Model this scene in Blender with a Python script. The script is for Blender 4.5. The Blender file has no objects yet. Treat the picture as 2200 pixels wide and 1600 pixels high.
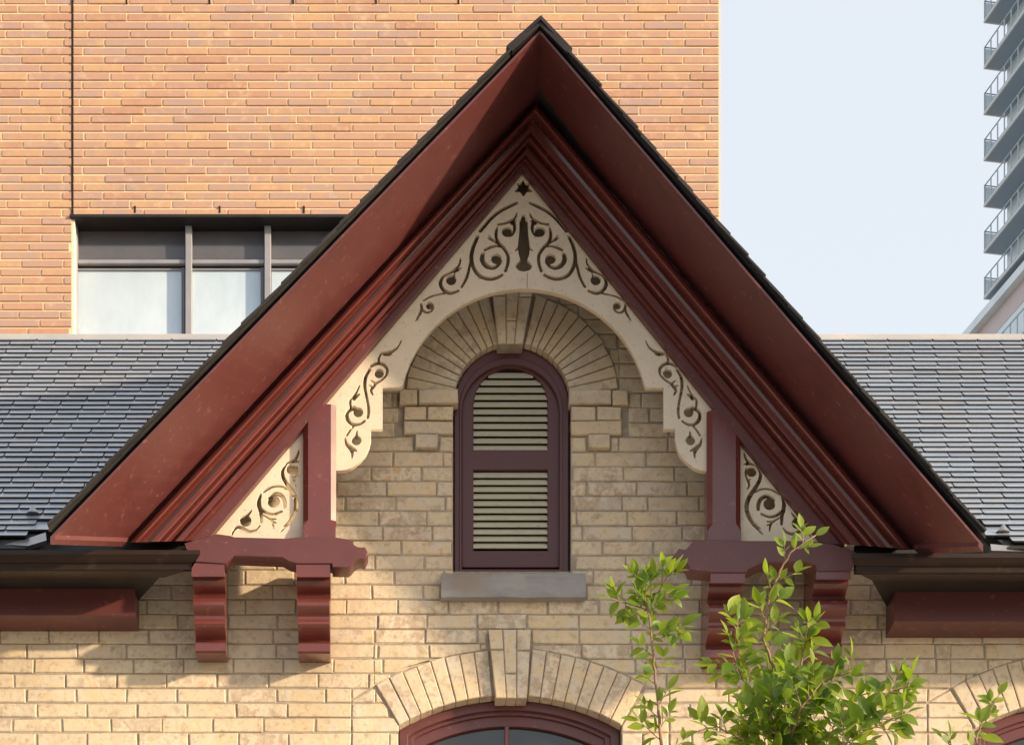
import bpy, math, random
import numpy as np
from mathutils import Vector, Matrix, noise as mnoise
random.seed(7)
S = bpy.context.scene
COL = S.collection

# ------------------------------------------------------------------ camera / world / sun
F, D, VX, VY, CZ = 4882.0, 10.5, 800.0, 3300.0, 1.6      # focal length and vanishing point in photo pixels, distance to the wall, eye height
cam = bpy.data.cameras.new('camera'); co = bpy.data.objects.new('camera', cam); COL.objects.link(co)
co.location = (0, -D, CZ); co.rotation_euler = (math.radians(90), 0, 0)
cam.lens = F / 2200 * 36; cam.sensor_width = 36; cam.sensor_fit = 'HORIZONTAL'
cam.shift_x = (1100 - VX) / 2200; cam.shift_y = (VY - 800) / 2200
cam.clip_start = 0.1; cam.clip_end = 5000
S.camera = co
SUN = Vector((1.0, -0.50, 0.285)).normalized()             # towards the sun
w = bpy.data.worlds.new('World'); S.world = w; w.use_nodes = True
nt = w.node_tree; nt.nodes.clear()
sky = nt.nodes.new('ShaderNodeTexSky'); sky.sky_type = 'NISHITA'; sky.sun_disc = False
sky.sun_elevation = math.asin(SUN.z); sky.sun_rotation = math.atan2(SUN.x, SUN.y)
sky.air_density = 1.0; sky.dust_density = 3.0; sky.ozone_density = 1.5; sky.altitude = 100
haz = nt.nodes.new('ShaderNodeMix'); haz.data_type = 'RGBA'; haz.inputs[0].default_value = 0.6
haz.inputs[7].default_value = (4.75, 4.85, 4.9, 1)          # thin bright overcast veil
bg = nt.nodes.new('ShaderNodeBackground'); bg.inputs[1].default_value = 0.15
wo = nt.nodes.new('ShaderNodeOutputWorld')
nt.links.new(sky.outputs[0], haz.inputs[6]); nt.links.new(haz.outputs[2], bg.inputs[0]); nt.links.new(bg.outputs[0], wo.inputs[0])
sl = bpy.data.lights.new('sun', 'SUN'); so = bpy.data.objects.new('sun', sl); COL.objects.link(so)
sl.energy = 3.8; sl.angle = math.radians(2.0); sl.color = (1.0, 0.77, 0.51)
so.rotation_euler = SUN.to_track_quat('Z', 'Y').to_euler(); so.location = (20, -10, 12)
S.view_settings.view_transform = 'Standard'; S.view_settings.look = 'None'
S.view_settings.gamma = 1; S.view_settings.use_curve_mapping = False
S.view_settings.exposure = 0.74
S.render.engine = 'CYCLES'

# ------------------------------------------------------------------ helpers
def P(x, y, d=0.0):
    """photo pixel + distance in front of the brick wall -> world point"""
    s = (D - d) / F
    return Vector(((x - VX) * s, -d, CZ + (VY - y) * s))

def link(o, parent=None):
    COL.objects.link(o)
    if parent is not None: o.parent = parent
    return o

def empty(name, loc, label, cat, group=None):
    o = bpy.data.objects.new(name, None); COL.objects.link(o); o.location = loc
    o['label'] = label; o['category'] = cat
    if group: o['group'] = group
    return o

def mesh(name, verts, faces, mat, parent=None, smooth=False, origin=None, angle=None):
    o0 = Vector(origin) if origin is not None else Vector((0, 0, 0))
    m = bpy.data.meshes.new(name)
    m.from_pydata([tuple(Vector(v) - o0) for v in verts], [], faces)
    m.validate(); m.update()
    if mat: m.materials.append(mat)
    if smooth:
        m.polygons.foreach_set('use_smooth', [True] * len(m.polygons))
        if angle: m.set_sharp_from_angle(angle=math.radians(angle))
    o = bpy.data.objects.new(name, m); link(o)
    base = Vector((0, 0, 0))
    if parent is not None:
        o.parent = parent; base = wloc(parent)
    o.location = o0 - base
    return o

def wloc(o):
    v = Vector(o.location)
    while o.parent: o = o.parent; v = v + Vector(o.location)
    return v

class MB:
    def __init__(s): s.v = []; s.f = []
    def add(s, vs, fs):
        n = len(s.v); s.v += [Vector(v) for v in vs]; s.f += [[i + n for i in f] for f in fs]
    def box(s, a, b):
        (x0, y0, z0), (x1, y1, z1) = a, b
        s.add([(x0,y0,z0),(x1,y0,z0),(x1,y1,z0),(x0,y1,z0),(x0,y0,z1),(x1,y0,z1),(x1,y1,z1),(x0,y1,z1)],
              [(0,3,2,1),(4,5,6,7),(0,1,5,4),(1,2,6,5),(2,3,7,6),(3,0,4,7)])
    def cbox(s, a, b, c=0.004):
        """box with chamfered front (-Y) edges"""
        (x0, y0, z0), (x1, y1, z1) = a, b
        f = [(x0+c,y0,z0+c),(x1-c,y0,z0+c),(x1-c,y0,z1-c),(x0+c,y0,z1-c)]
        m = [(x0,y0+c,z0),(x1,y0+c,z0),(x1,y0+c,z1),(x0,y0+c,z1)]
        k = [(x0,y1,z0),(x1,y1,z0),(x1,y1,z1),(x0,y1,z1)]
        fs = [(0,1,2,3),(11,10,9,8)]
        for i in range(4):
            j = (i+1) % 4; fs += [(i, i+4, j+4, j), (i+4, i+8, j+8, j+4)]
        s.add(f+m+k, fs)
    def prism(s, pts, y0, y1, c=0.0):
        """polygon (x,z) list extruded from y0 (front) to y1; c = chamfer on the front"""
        n = len(pts); a = sum(pts[i][0]*pts[(i+1)%n][1]-pts[(i+1)%n][0]*pts[i][1] for i in range(n))
        if a < 0: pts = pts[::-1]
        if c > 0:
            ins = []
            for i in range(n):
                p0, p1, p2 = Vector(pts[i-1]), Vector(pts[i]), Vector(pts[(i+1)%n])
                e1 = (p1-p0); e2 = (p2-p1)
                if e1.length < 1e-7 or e2.length < 1e-7: ins.append(tuple(p1)); continue
                e1.normalize(); e2.normalize()
                nn = Vector((-e1.y-e2.y, e1.x+e2.x))
                if nn.length < 1e-3: ins.append(tuple(p1)); continue
                nn.normalize(); k = c / max(0.5, nn.dot(Vector((-e1.y, e1.x))))
                ins.append(tuple(p1 + nn*k))
            v = [(p[0],y0,p[1]) for p in ins]+[(p[0],y0+c,p[1]) for p in pts]+[(p[0],y1,p[1]) for p in pts]
            fs = [list(range(n)), list(range(3*n-1,2*n-1,-1))]
            for i in range(n):
                j=(i+1)%n; fs += [(i,i+n,j+n,j),(i+n,i+2*n,j+2*n,j+n)]
        else:
            v = [(p[0],y0,p[1]) for p in pts]+[(p[0],y1,p[1]) for p in pts]
            fs = [list(range(n)), list(range(2*n-1,n-1,-1))]
            for i in range(n):
                j=(i+1)%n; fs.append((i,i+n,j+n,j))
        s.add(v, fs)
    def tube(s, pts, rads, n=6):
        base = len(s.v); rings = []
        for i, p in enumerate(pts):
            p = Vector(p)
            t = (Vector(pts[min(i+1,len(pts)-1)]) - Vector(pts[max(i-1,0)]))
            t.normalize()
            a = t.cross(Vector((0,1,0.01))); a.normalize(); b = t.cross(a)
            rings.append([p + (a*math.cos(k*2*math.pi/n) + b*math.sin(k*2*math.pi/n))*rads[i] for k in range(n)])
        vs = [v for r in rings for v in r]; fs = []
        for i in range(len(pts)-1):
            for k in range(n):
                k2=(k+1)%n; fs.append((i*n+k, i*n+k2, (i+1)*n+k2, (i+1)*n+k))
        fs.append(list(range(n))[::-1]); fs.append([(len(pts)-1)*n+k for k in range(n)])
        s.add(vs, fs)
    def build(s, name, mat, parent=None, smooth=False, origin=None, angle=None, center=False):
        if center and s.v:
            c = Vector((0,0,0))
            for v in s.v: c += v
            origin = c / len(s.v)
        return mesh(name, s.v, s.f, mat, parent, smooth, origin, angle)

def px(pts, d=0.0):
    """photo pixels -> (x,z) pairs on the plane d in front of the wall"""
    r = []
    for p in pts:
        q = P(p[0], p[1], d); r.append((q.x, q.z))
    return r

def fill_curve(name, loops, y0, th, mat, parent=None, bevel=0.0):
    """planar shape with holes (even-odd), front face at y0, thickness th"""
    c = bpy.data.curves.new(name, 'CURVE'); c.dimensions = '2D'; c.fill_mode = 'BOTH'
    c.extrude = th/2 - bevel; c.bevel_depth = bevel; c.bevel_resolution = 1; c.offset = -bevel
    for L in loops:
        sp = c.splines.new('POLY'); sp.points.add(len(L)-1)
        for i, p in enumerate(L): sp.points[i].co = (p[0], p[1], 0, 1)
        sp.use_cyclic_u = True
    t = bpy.data.objects.new('tmp', c); COL.objects.link(t)
    bpy.context.view_layer.update()
    dg = bpy.context.evaluated_depsgraph_get()
    m = bpy.data.meshes.new_from_object(t.evaluated_get(dg))
    bpy.data.objects.remove(t); bpy.data.curves.remove(c)
    m.transform(Matrix.Rotation(math.radians(90), 4, 'X'))
    m.transform(Matrix.Translation((0, y0 + th/2, 0)))
    m.materials.clear(); m.materials.append(mat); m.name = name
    o = bpy.data.objects.new(name, m); link(o)
    if parent is not None: o.parent = parent; o.location = -wloc(parent)
    return o

# ------------------------------------------------------------------ materials
def L(r, g, b):
    f = lambda c: ((c/255+0.055)/1.055)**2.4 if c/255 > 0.04045 else c/255/12.92
    return (f(r), f(g), f(b), 1)

def material(name, cols, rough=0.6, scale=8, bump=0.3, bscale=60, rand=0.0, spec=0.4, stain=None, metal=0.0, stretch=None, transl=None, coat=0.0, rvar=0.1, bdist=0.003):
    """cols: colours picked by per-object random (rand>0) and by noise"""
    m = bpy.data.materials.new(name); m.use_nodes = True
    n = m.node_tree.nodes; l = m.node_tree.links
    b = n['Principled BSDF']; out = n['Material Output']
    tc = n.new('ShaderNodeTexCoord'); oi = n.new('ShaderNodeObjectInfo'); geo = n.new('ShaderNodeNewGeometry')
    add = n.new('ShaderNodeMath'); add.operation = 'ADD'
    l.new(oi.outputs['Random'], add.inputs[0]); l.new(geo.outputs['Random Per Island'], add.inputs[1])
    fr = n.new('ShaderNodeMath'); fr.operation = 'FRACT'; l.new(add.outputs[0], fr.inputs[0])
    ofs = n.new('ShaderNodeVectorMath'); ofs.operation = 'ADD'; l.new(geo.outputs['Position'], ofs.inputs[0])
    mul = n.new('ShaderNodeVectorMath'); mul.operation = 'MULTIPLY'; mul.inputs[1].default_value = stretch or (1, 1, 1)
    l.new(ofs.outputs[0], mul.inputs[0])
    src = mul.outputs[0]
    if rand > 0:
        k = n.new('ShaderNodeMath'); k.operation = 'MULTIPLY'; k.inputs[1].default_value = 37.0; l.new(fr.outputs[0], k.inputs[0])
        l.new(k.outputs[0], ofs.inputs[1])
    n1 = n.new('ShaderNodeTexNoise'); n1.inputs['Scale'].default_value = scale; n1.inputs['Detail'].default_value = 6; n1.inputs['Roughness'].default_value = 0.62
    l.new(src, n1.inputs['Vector'])
    mp = n.new('ShaderNodeMapRange'); mp.inputs[1].default_value = 0.3; mp.inputs[2].default_value = 0.7; l.new(n1.outputs['Fac'], mp.inputs[0])
    mx = n.new('ShaderNodeMix'); mx.data_type = 'FLOAT'; mx.inputs[0].default_value = rand
    l.new(mp.outputs[0], mx.inputs[2]); l.new(fr.outputs[0], mx.inputs[3])
    cr = n.new('ShaderNodeValToRGB'); e = cr.color_ramp.elements
    while len(e) > 1: e.remove(e[-1])
    e[0].position = 0; e[0].color = cols[0]
    for i, c in enumerate(cols[1:]):
        q = e.new((i+1)/(len(cols)-1) if len(cols) > 1 else 1); q.color = c
    l.new(mx.outputs[0], cr.inputs[0])
    col = cr.outputs[0]
    if stain:
        for (sc, lo, hi, c, fac) in stain:
            n2 = n.new('ShaderNodeTexNoise'); n2.inputs['Scale'].default_value = sc; n2.inputs['Detail'].default_value = 5
            sv = n.new('ShaderNodeVectorMath'); sv.operation='ADD'; sv.inputs[1].default_value=(sc*3.1,1.7,sc); l.new(geo.outputs['Position'], sv.inputs[0]); l.new(sv.outputs[0], n2.inputs['Vector'])
            m2 = n.new('ShaderNodeMapRange'); m2.inputs[1].default_value = lo; m2.inputs[2].default_value = hi; m2.inputs[4].default_value = fac
            l.new(n2.outputs['Fac'], m2.inputs[0])
            mm = n.new('ShaderNodeMix'); mm.data_type = 'RGBA'; mm.inputs[7].default_value = c
            l.new(m2.outputs[0], mm.inputs[0]); l.new(col, mm.inputs[6]); col = mm.outputs[2]
    l.new(col, b.inputs['Base Color'])
    rr = n.new('ShaderNodeMapRange'); rr.inputs[3].default_value = max(0.02, rough-rvar); rr.inputs[4].default_value = min(1, rough+rvar)
    l.new(n1.outputs['Fac'], rr.inputs[0]); l.new(rr.outputs[0], b.inputs['Roughness'])
    b.inputs['Specular IOR Level'].default_value = spec; b.inputs['Metallic'].default_value = metal
    b.inputs['Coat Weight'].default_value = coat; b.inputs['Coat Roughness'].default_value = 0.25
    if bump > 0:
        n3 = n.new('ShaderNodeTexNoise'); n3.inputs['Scale'].default_value = bscale; n3.inputs['Detail'].default_value = 4
        l.new(src, n3.inputs['Vector'])
        bp = n.new('ShaderNodeBump'); bp.inputs['Strength'].default_value = bump; bp.inputs['Distance'].default_value = bdist
        l.new(n3.outputs['Fac'], bp.inputs['Height']); l.new(bp.outputs[0], b.inputs['Normal'])
    if transl:
        t = n.new('ShaderNodeBsdfTranslucent'); t.inputs[0].default_value = transl
        ms = n.new('ShaderNodeMixShader'); ms.inputs[0].default_value = 0.45
        l.new(b.outputs[0], ms.inputs[1]); l.new(t.outputs[0], ms.inputs[2]); l.new(ms.outputs[0], out.inputs[0])
    return m

M = {}
M['brick'] = material('cream brick', [(.60,.46,.31,1),(.69,.565,.40,1),(.63,.50,.37,1),(.72,.60,.42,1),(.60,.49,.36,1),(.72,.575,.40,1),(.68,.53,.33,1),(.66,.57,.46,1),(.50,.38,.27,1),(.75,.64,.49,1),(.62,.43,.25,1),(.70,.60,.42,1)], .85, 14, .8, 45, .7, .2,
    stain=[(.7,.48,.68,(.66,.58,.45,1),.5),(1.6,.50,.72,(.36,.29,.21,1),.45),(45,.56,.74,(.33,.25,.17,1),.6),(7,.52,.70,(.68,.62,.50,1),.6),(18,.60,.70,(.40,.31,.20,1),.5)])
M['mortar'] = material('lime mortar', [(.27,.22,.17,1),(.46,.40,.32,1)], .95, 20, .6, 80, 0, .1)
M['obrick'] = material('orange brick', [(.48,.285,.195,1),(.51,.315,.215,1),(.47,.285,.22,1),(.43,.285,.245,1),(.55,.345,.205,1),(.49,.30,.22,1),(.41,.29,.265,1),(.50,.30,.20,1),(.44,.25,.19,1),(.57,.37,.215,1)], .85, 9, .4, 40, .8, .2,
    stain=[(.5,.45,.7,(.60,.36,.22,1),.4),(12,.60,.75,(.70,.52,.38,1),.4),(2.5,.55,.75,(.46,.29,.22,1),.35)])
M['omortar'] = material('pale buff mortar', [(.76,.57,.34,1),(.83,.66,.44,1)], .95, 10, .3, 60, 0, .1)
M['red'] = material('dark red gloss paint', [(.100,.030,.031,1),(.125,.037,.037,1),(.112,.035,.036,1)], .40, 5, .2, 25, 0, .5, stain=[(34,.63,.70,(.27,.13,.11,1),.5),(9,.58,.70,(.10,.032,.032,1),.5),(2.2,.5,.75,(.12,.032,.030,1),.5)], coat=.1, bdist=.004)
M['redgloss'] = material('dark red moulding paint', [(.125,.030,.026,1),(.160,.038,.031,1)], .25, 6, .06, 12, 0, .55, stain=[(24,.64,.74,(.33,.12,.08,1),.4)], coat=.3, stretch=(1,1,1))
M['maroon'] = material('maroon window paint', [(.085,.026,.030,1),(.105,.033,.036,1)], .45, 8, .15, 40, 0, .5)
M['cream'] = material('cream painted board', [(.75,.66,.52,1),(.80,.71,.57,1)], .55, 3, .15, 30, 0, .4, stain=[(2.5,.45,.7,(.58,.49,.37,1),.6),(14,.56,.72,(.60,.52,.41,1),.5),(60,.62,.72,(.42,.33,.24,1),.5)])
M['slat'] = material('pale grey green slat paint', [(.56,.54,.42,1),(.64,.61,.48,1)], .6, 10, .2, 40, .3, .3, stain=[(20,.6,.75,(.36,.32,.24,1),.5)])
M['slate'] = material('blue grey slate', [(.22,.275,.37,1),(.28,.34,.43,1),(.235,.28,.35,1),(.31,.345,.41,1),(.235,.30,.40,1)], .36, 12, .35, 30, .8, .8, coat=.6, stain=[(5,.5,.72,(.33,.33,.34,1),.5),(30,.62,.74,(.12,.13,.15,1),.5)])
M['slate_and_edge_shade'] = material('dark slate and edge shade', [(.018,.018,.021,1),(.045,.043,.042,1)], .7, 12, .5, 40, .5, .3)  # dark slate; on slate edges it paints the shadow line under each course
M['dark_metal'] = material('dark flashing', [(.012,.010,.010,1),(.025,.02,.018,1)], .5, 8, .3, 30, 0, .4)
M['gutter'] = material('brown metal gutter', [(.022,.012,.009,1),(.032,.018,.013,1)], .45, 4, .08, 20, 0, .25, coat=.0, stain=[(14,.62,.75,(.11,.08,.06,1),.4)])
M['ridge'] = material('pale ridge metal', [(.40,.40,.41,1),(.50,.49,.48,1)], .5, 4, .2, 30, 0, .4)
M['galv'] = material('galvanised metal', [(.28,.28,.29,1),(.4,.39,.38,1)], .35, 6, .3, 20, 0, .5, metal=.6)
M['stone'] = material('grey sandstone', [(.24,.235,.24,1),(.32,.31,.31,1),(.38,.36,.35,1)], .8, 5, .7, 30, 0, .3, stain=[(3.2,.48,.62,(.29,.21,.145,1),.55),(5.5,.60,.66,(.38,.35,.32,1),.6)], stretch=(1,1,2.6), bdist=.006)
M['glass'] = material('dark window glass', [(.012,.014,.014,1),(.03,.032,.03,1)], .06, 2, .0, 10, 0, .8, rvar=.02)
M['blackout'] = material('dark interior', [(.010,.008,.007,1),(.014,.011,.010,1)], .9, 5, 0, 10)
M['pane'] = material('pale glass over drawn blinds', [(.44,.56,.68,1),(.56,.66,.77,1),(.49,.61,.72,1)], .12, 1.6, 0, 10, 0, .7, rvar=.05, stretch=(1.5,1,.6), stain=[(1.1,.5,.72,(.33,.42,.50,1),.5)])
M['spandrel'] = material('grey tinted glass', [(.085,.088,.105,1),(.125,.12,.135,1)], .16, 3, 0, 10, 0, .6)
M['alu'] = material('anodised window frame', [(.25,.255,.29,1),(.32,.32,.35,1)], .4, 6, .1, 30, 0, .5)
M['jamb'] = material('painted sunlit jamb', [(.75,.68,.58,1),(.85,.78,.68,1)], .7, 6, .1, 30)  # near-white colour paints the sunlit look of the reveal
M['tower_wall'] = material('haze pale tower glazing', [(.62,.72,.80,1),(.74,.82,.87,1),(.68,.75,.83,1)], .35, .35, 0, 10, 0, .5, stain=[(.5,.5,.6,(.62,.68,.72,1),.5)])  # base lightened to stand in for distance haze
M['tower_soffit'] = material('haze tinted concrete soffit', [(.30,.38,.47,1),(.33,.41,.50,1)], .9, .4, .1, 3)  # lighter blue base imitates haze over the tower
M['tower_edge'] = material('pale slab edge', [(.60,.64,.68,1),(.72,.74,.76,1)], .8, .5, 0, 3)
M['rail'] = material('haze lightened railing', [(.36,.44,.50,1),(.42,.50,.56,1)], .5, 1, 0, 3)  # haze painted in by lightening the rail colour
M['railglass'] = material('frosted rail infill', [(.66,.76,.82,1),(.76,.84,.88,1)], .3, 1, 0, 3)
M['tower_band'] = material('pinkish precast band', [(.58,.49,.50,1),(.64,.55,.56,1)], .8, .5, 0, 3)
M['leaf'] = material('fresh green leaf', [(.030,.075,.012,1),(.12,.22,.018,1),(.24,.31,.022,1),(.05,.11,.016,1),(.17,.26,.02,1)], .42, 20, .2, 60, .85, .5, transl=(.36,.52,.03,1))
M['bark'] = material('pinkish brown twig bark', [(.22,.13,.085,1),(.34,.22,.15,1)], .8, 30, .4, 60)
M['asphalt'] = material('asphalt', [(.045,.045,.045,1),(.06,.058,.055,1)], .9, 20, .4, 60)
M['paving'] = material('concrete paving', [(.42,.38,.33,1),(.50,.46,.40,1)], .9, 6, .4, 40)
M['earth'] = material('dry ground', [(.22,.19,.14,1),(.28,.24,.18,1)], .95, 3, .4, 20)

# wall below the picture: brick texture
def brickwall_mat():
    m = bpy.data.materials.new('cream brickwork'); m.use_nodes = True
    n = m.node_tree.nodes; l = m.node_tree.links; b = n['Principled BSDF']
    g = n.new('ShaderNodeNewGeometry'); mp = n.new('ShaderNodeMapping'); mp.inputs['Rotation'].default_value = (math.radians(-90), 0, 0)
    t = n.new('ShaderNodeTexBrick'); t.inputs['Scale'].default_value = 1; t.inputs['Brick Width'].default_value = .232; t.inputs['Row Height'].default_value = .068
    t.inputs['Mortar Size'].default_value = .003; t.inputs['Color1'].default_value = (.52,.42,.27,1); t.inputs['Color2'].default_value = (.58,.47,.31,1); t.inputs['Mortar'].default_value = (.2,.16,.12,1)
    l.new(g.outputs['Position'], mp.inputs[0]); l.new(mp.outputs[0], t.inputs[0]); l.new(t.outputs[0], b.inputs['Base Color']); b.inputs['Roughness'].default_value = .9
    return m
M['brickwall'] = brickwall_mat()

# ------------------------------------------------------------------ ground
def sheet(name, x0, x1, y0, y1, z, mat):
    o = mesh(name, [(x0,y0,z),(x1,y0,z),(x1,y1,z),(x0,y1,z)], [(0,1,2,3)], mat); o['kind'] = 'structure'; return o
sheet('ground', -2500, 2500, -2500, 2500, 0, M['earth'])
sheet('road', -300, 300, -18, -8.2, .004, M['asphalt'])
mb = MB(); mb.box((-300,-8.2,-.1), (300,-1.0,.13)); o = mb.build('pavement', M['paving']); o['kind'] = 'structure'

# ------------------------------------------------------------------ HOUSE
house = empty('brick_house', (0, 0, 0), 'cream brick Victorian house with steep dark red gable and slate roof, filling the lower half', 'house')

UC = (1100, 862); UR1, UR2 = 125, 230            # upper arch centre and radii (px)
LCs = [(1096, 1971), (2334, 1977)]; LR1, LR2 = 478, 576
XL = 292; XI = 239
PITCH, Y0 = 31.72, 874.8
g = 1.5

def arc(cx, cy, r, a0, a1, n):
    return [(cx + r*math.sin(math.radians(a0+(a1-a0)*i/n)), cy - r*math.cos(math.radians(a0+(a1-a0)*i/n))) for i in range(n+1)]

# mortar backing with openings
def opening_upper(o=0):
    pts = [(975-o, 1226)] + [(975-o, 845)] + arc(1100, 862, UR1+o, -80, 80, 20) + [(1225+o, 845), (1225+o, 1226)]
    return pts
def opening_lower(c, o=0):
    a = math.degrees(math.asin(XI/LR1))
    return [(c[0]-XI-o, 1740)] + arc(c[0], c[1], LR1+o, -a, a, 20) + [(c[0]+XI+o, 1740)]
GAB = [(1100, 395)]
wall_out = [(-1260, 4040), (-1260, 1205), (250, 1205), (1100, 330), (1950, 1215), (3460, 1215), (3460, 4040)]
wall = fill_curve('wall', [px(wall_out), px(opening_upper(1.5)), px(opening_lower(LCs[0], 1.5)), px(opening_lower(LCs[1], 1.5))], .0055, .11, M['mortar'], house)
# dark rooms behind the openings
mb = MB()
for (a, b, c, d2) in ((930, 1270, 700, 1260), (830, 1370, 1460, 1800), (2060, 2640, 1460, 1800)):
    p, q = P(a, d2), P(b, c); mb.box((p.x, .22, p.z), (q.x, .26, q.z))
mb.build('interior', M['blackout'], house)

# ---- bricks
BR = []        # (polygon px, dfront, depth)
def clip(poly, a, b, c):
    """keep a*x+b*y+c >= 0"""
    out = []
    for i in range(len(poly)):
        p, q = poly[i], poly[(i+1) % len(poly)]
        fp, fq = a*p[0]+b*p[1]+c, a*q[0]+b*q[1]+c
        if fp >= 0: out.append(p)
        if fp*fq < 0:
            t = fp/(fp-fq); out.append((p[0]+(q[0]-p[0])*t, p[1]+(q[1]-p[1])*t))
    return out
def area(p):
    return abs(sum(p[i][0]*p[(i+1)%len(p)][1]-p[(i+1)%len(p)][0]*p[i][1] for i in range(len(p))))/2
def sub(segs, a, b):
    r = []
    for s0, s1 in segs:
        if b <= s0 or a >= s1: r.append((s0, s1)); continue
        if a > s0: r.append((s0, a))
        if b < s1: r.append((b, s1))
    return r
def ext_part(x0, x1, yt, yb, cx, cy, R, lim):
    """part of a rect above an arch's extrados, |x-cx|<lim"""
    a, b = max(x0, cx-lim), min(x1, cx+lim)
    if b-a < 4: return []
    e = lambda x: cy - math.sqrt(max(0, R*R-(x-cx)**2)) - 2.2
    n = 8; xs = [a+(b-a)*i/n for i in range(n+1)]
    fl = [min(yb, e(x)) for x in xs]
    runs = []; cur = []
    for x, f in zip(xs, fl):
        if f - yt > 2: cur.append((x, f))
        else:
            if len(cur) > 1: runs.append(cur)
            cur = []
    if len(cur) > 1: runs.append(cur)
    res = []
    for r in runs:
        if all(abs(f-yb) < .01 for _, f in r): res.append([(r[0][0], yt), (r[-1][0], yt), (r[-1][0], yb), (r[0][0], yb)])
        else: res.append([(r[0][0], yt), (r[-1][0], yt)] + r[::-1])
    return res

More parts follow.
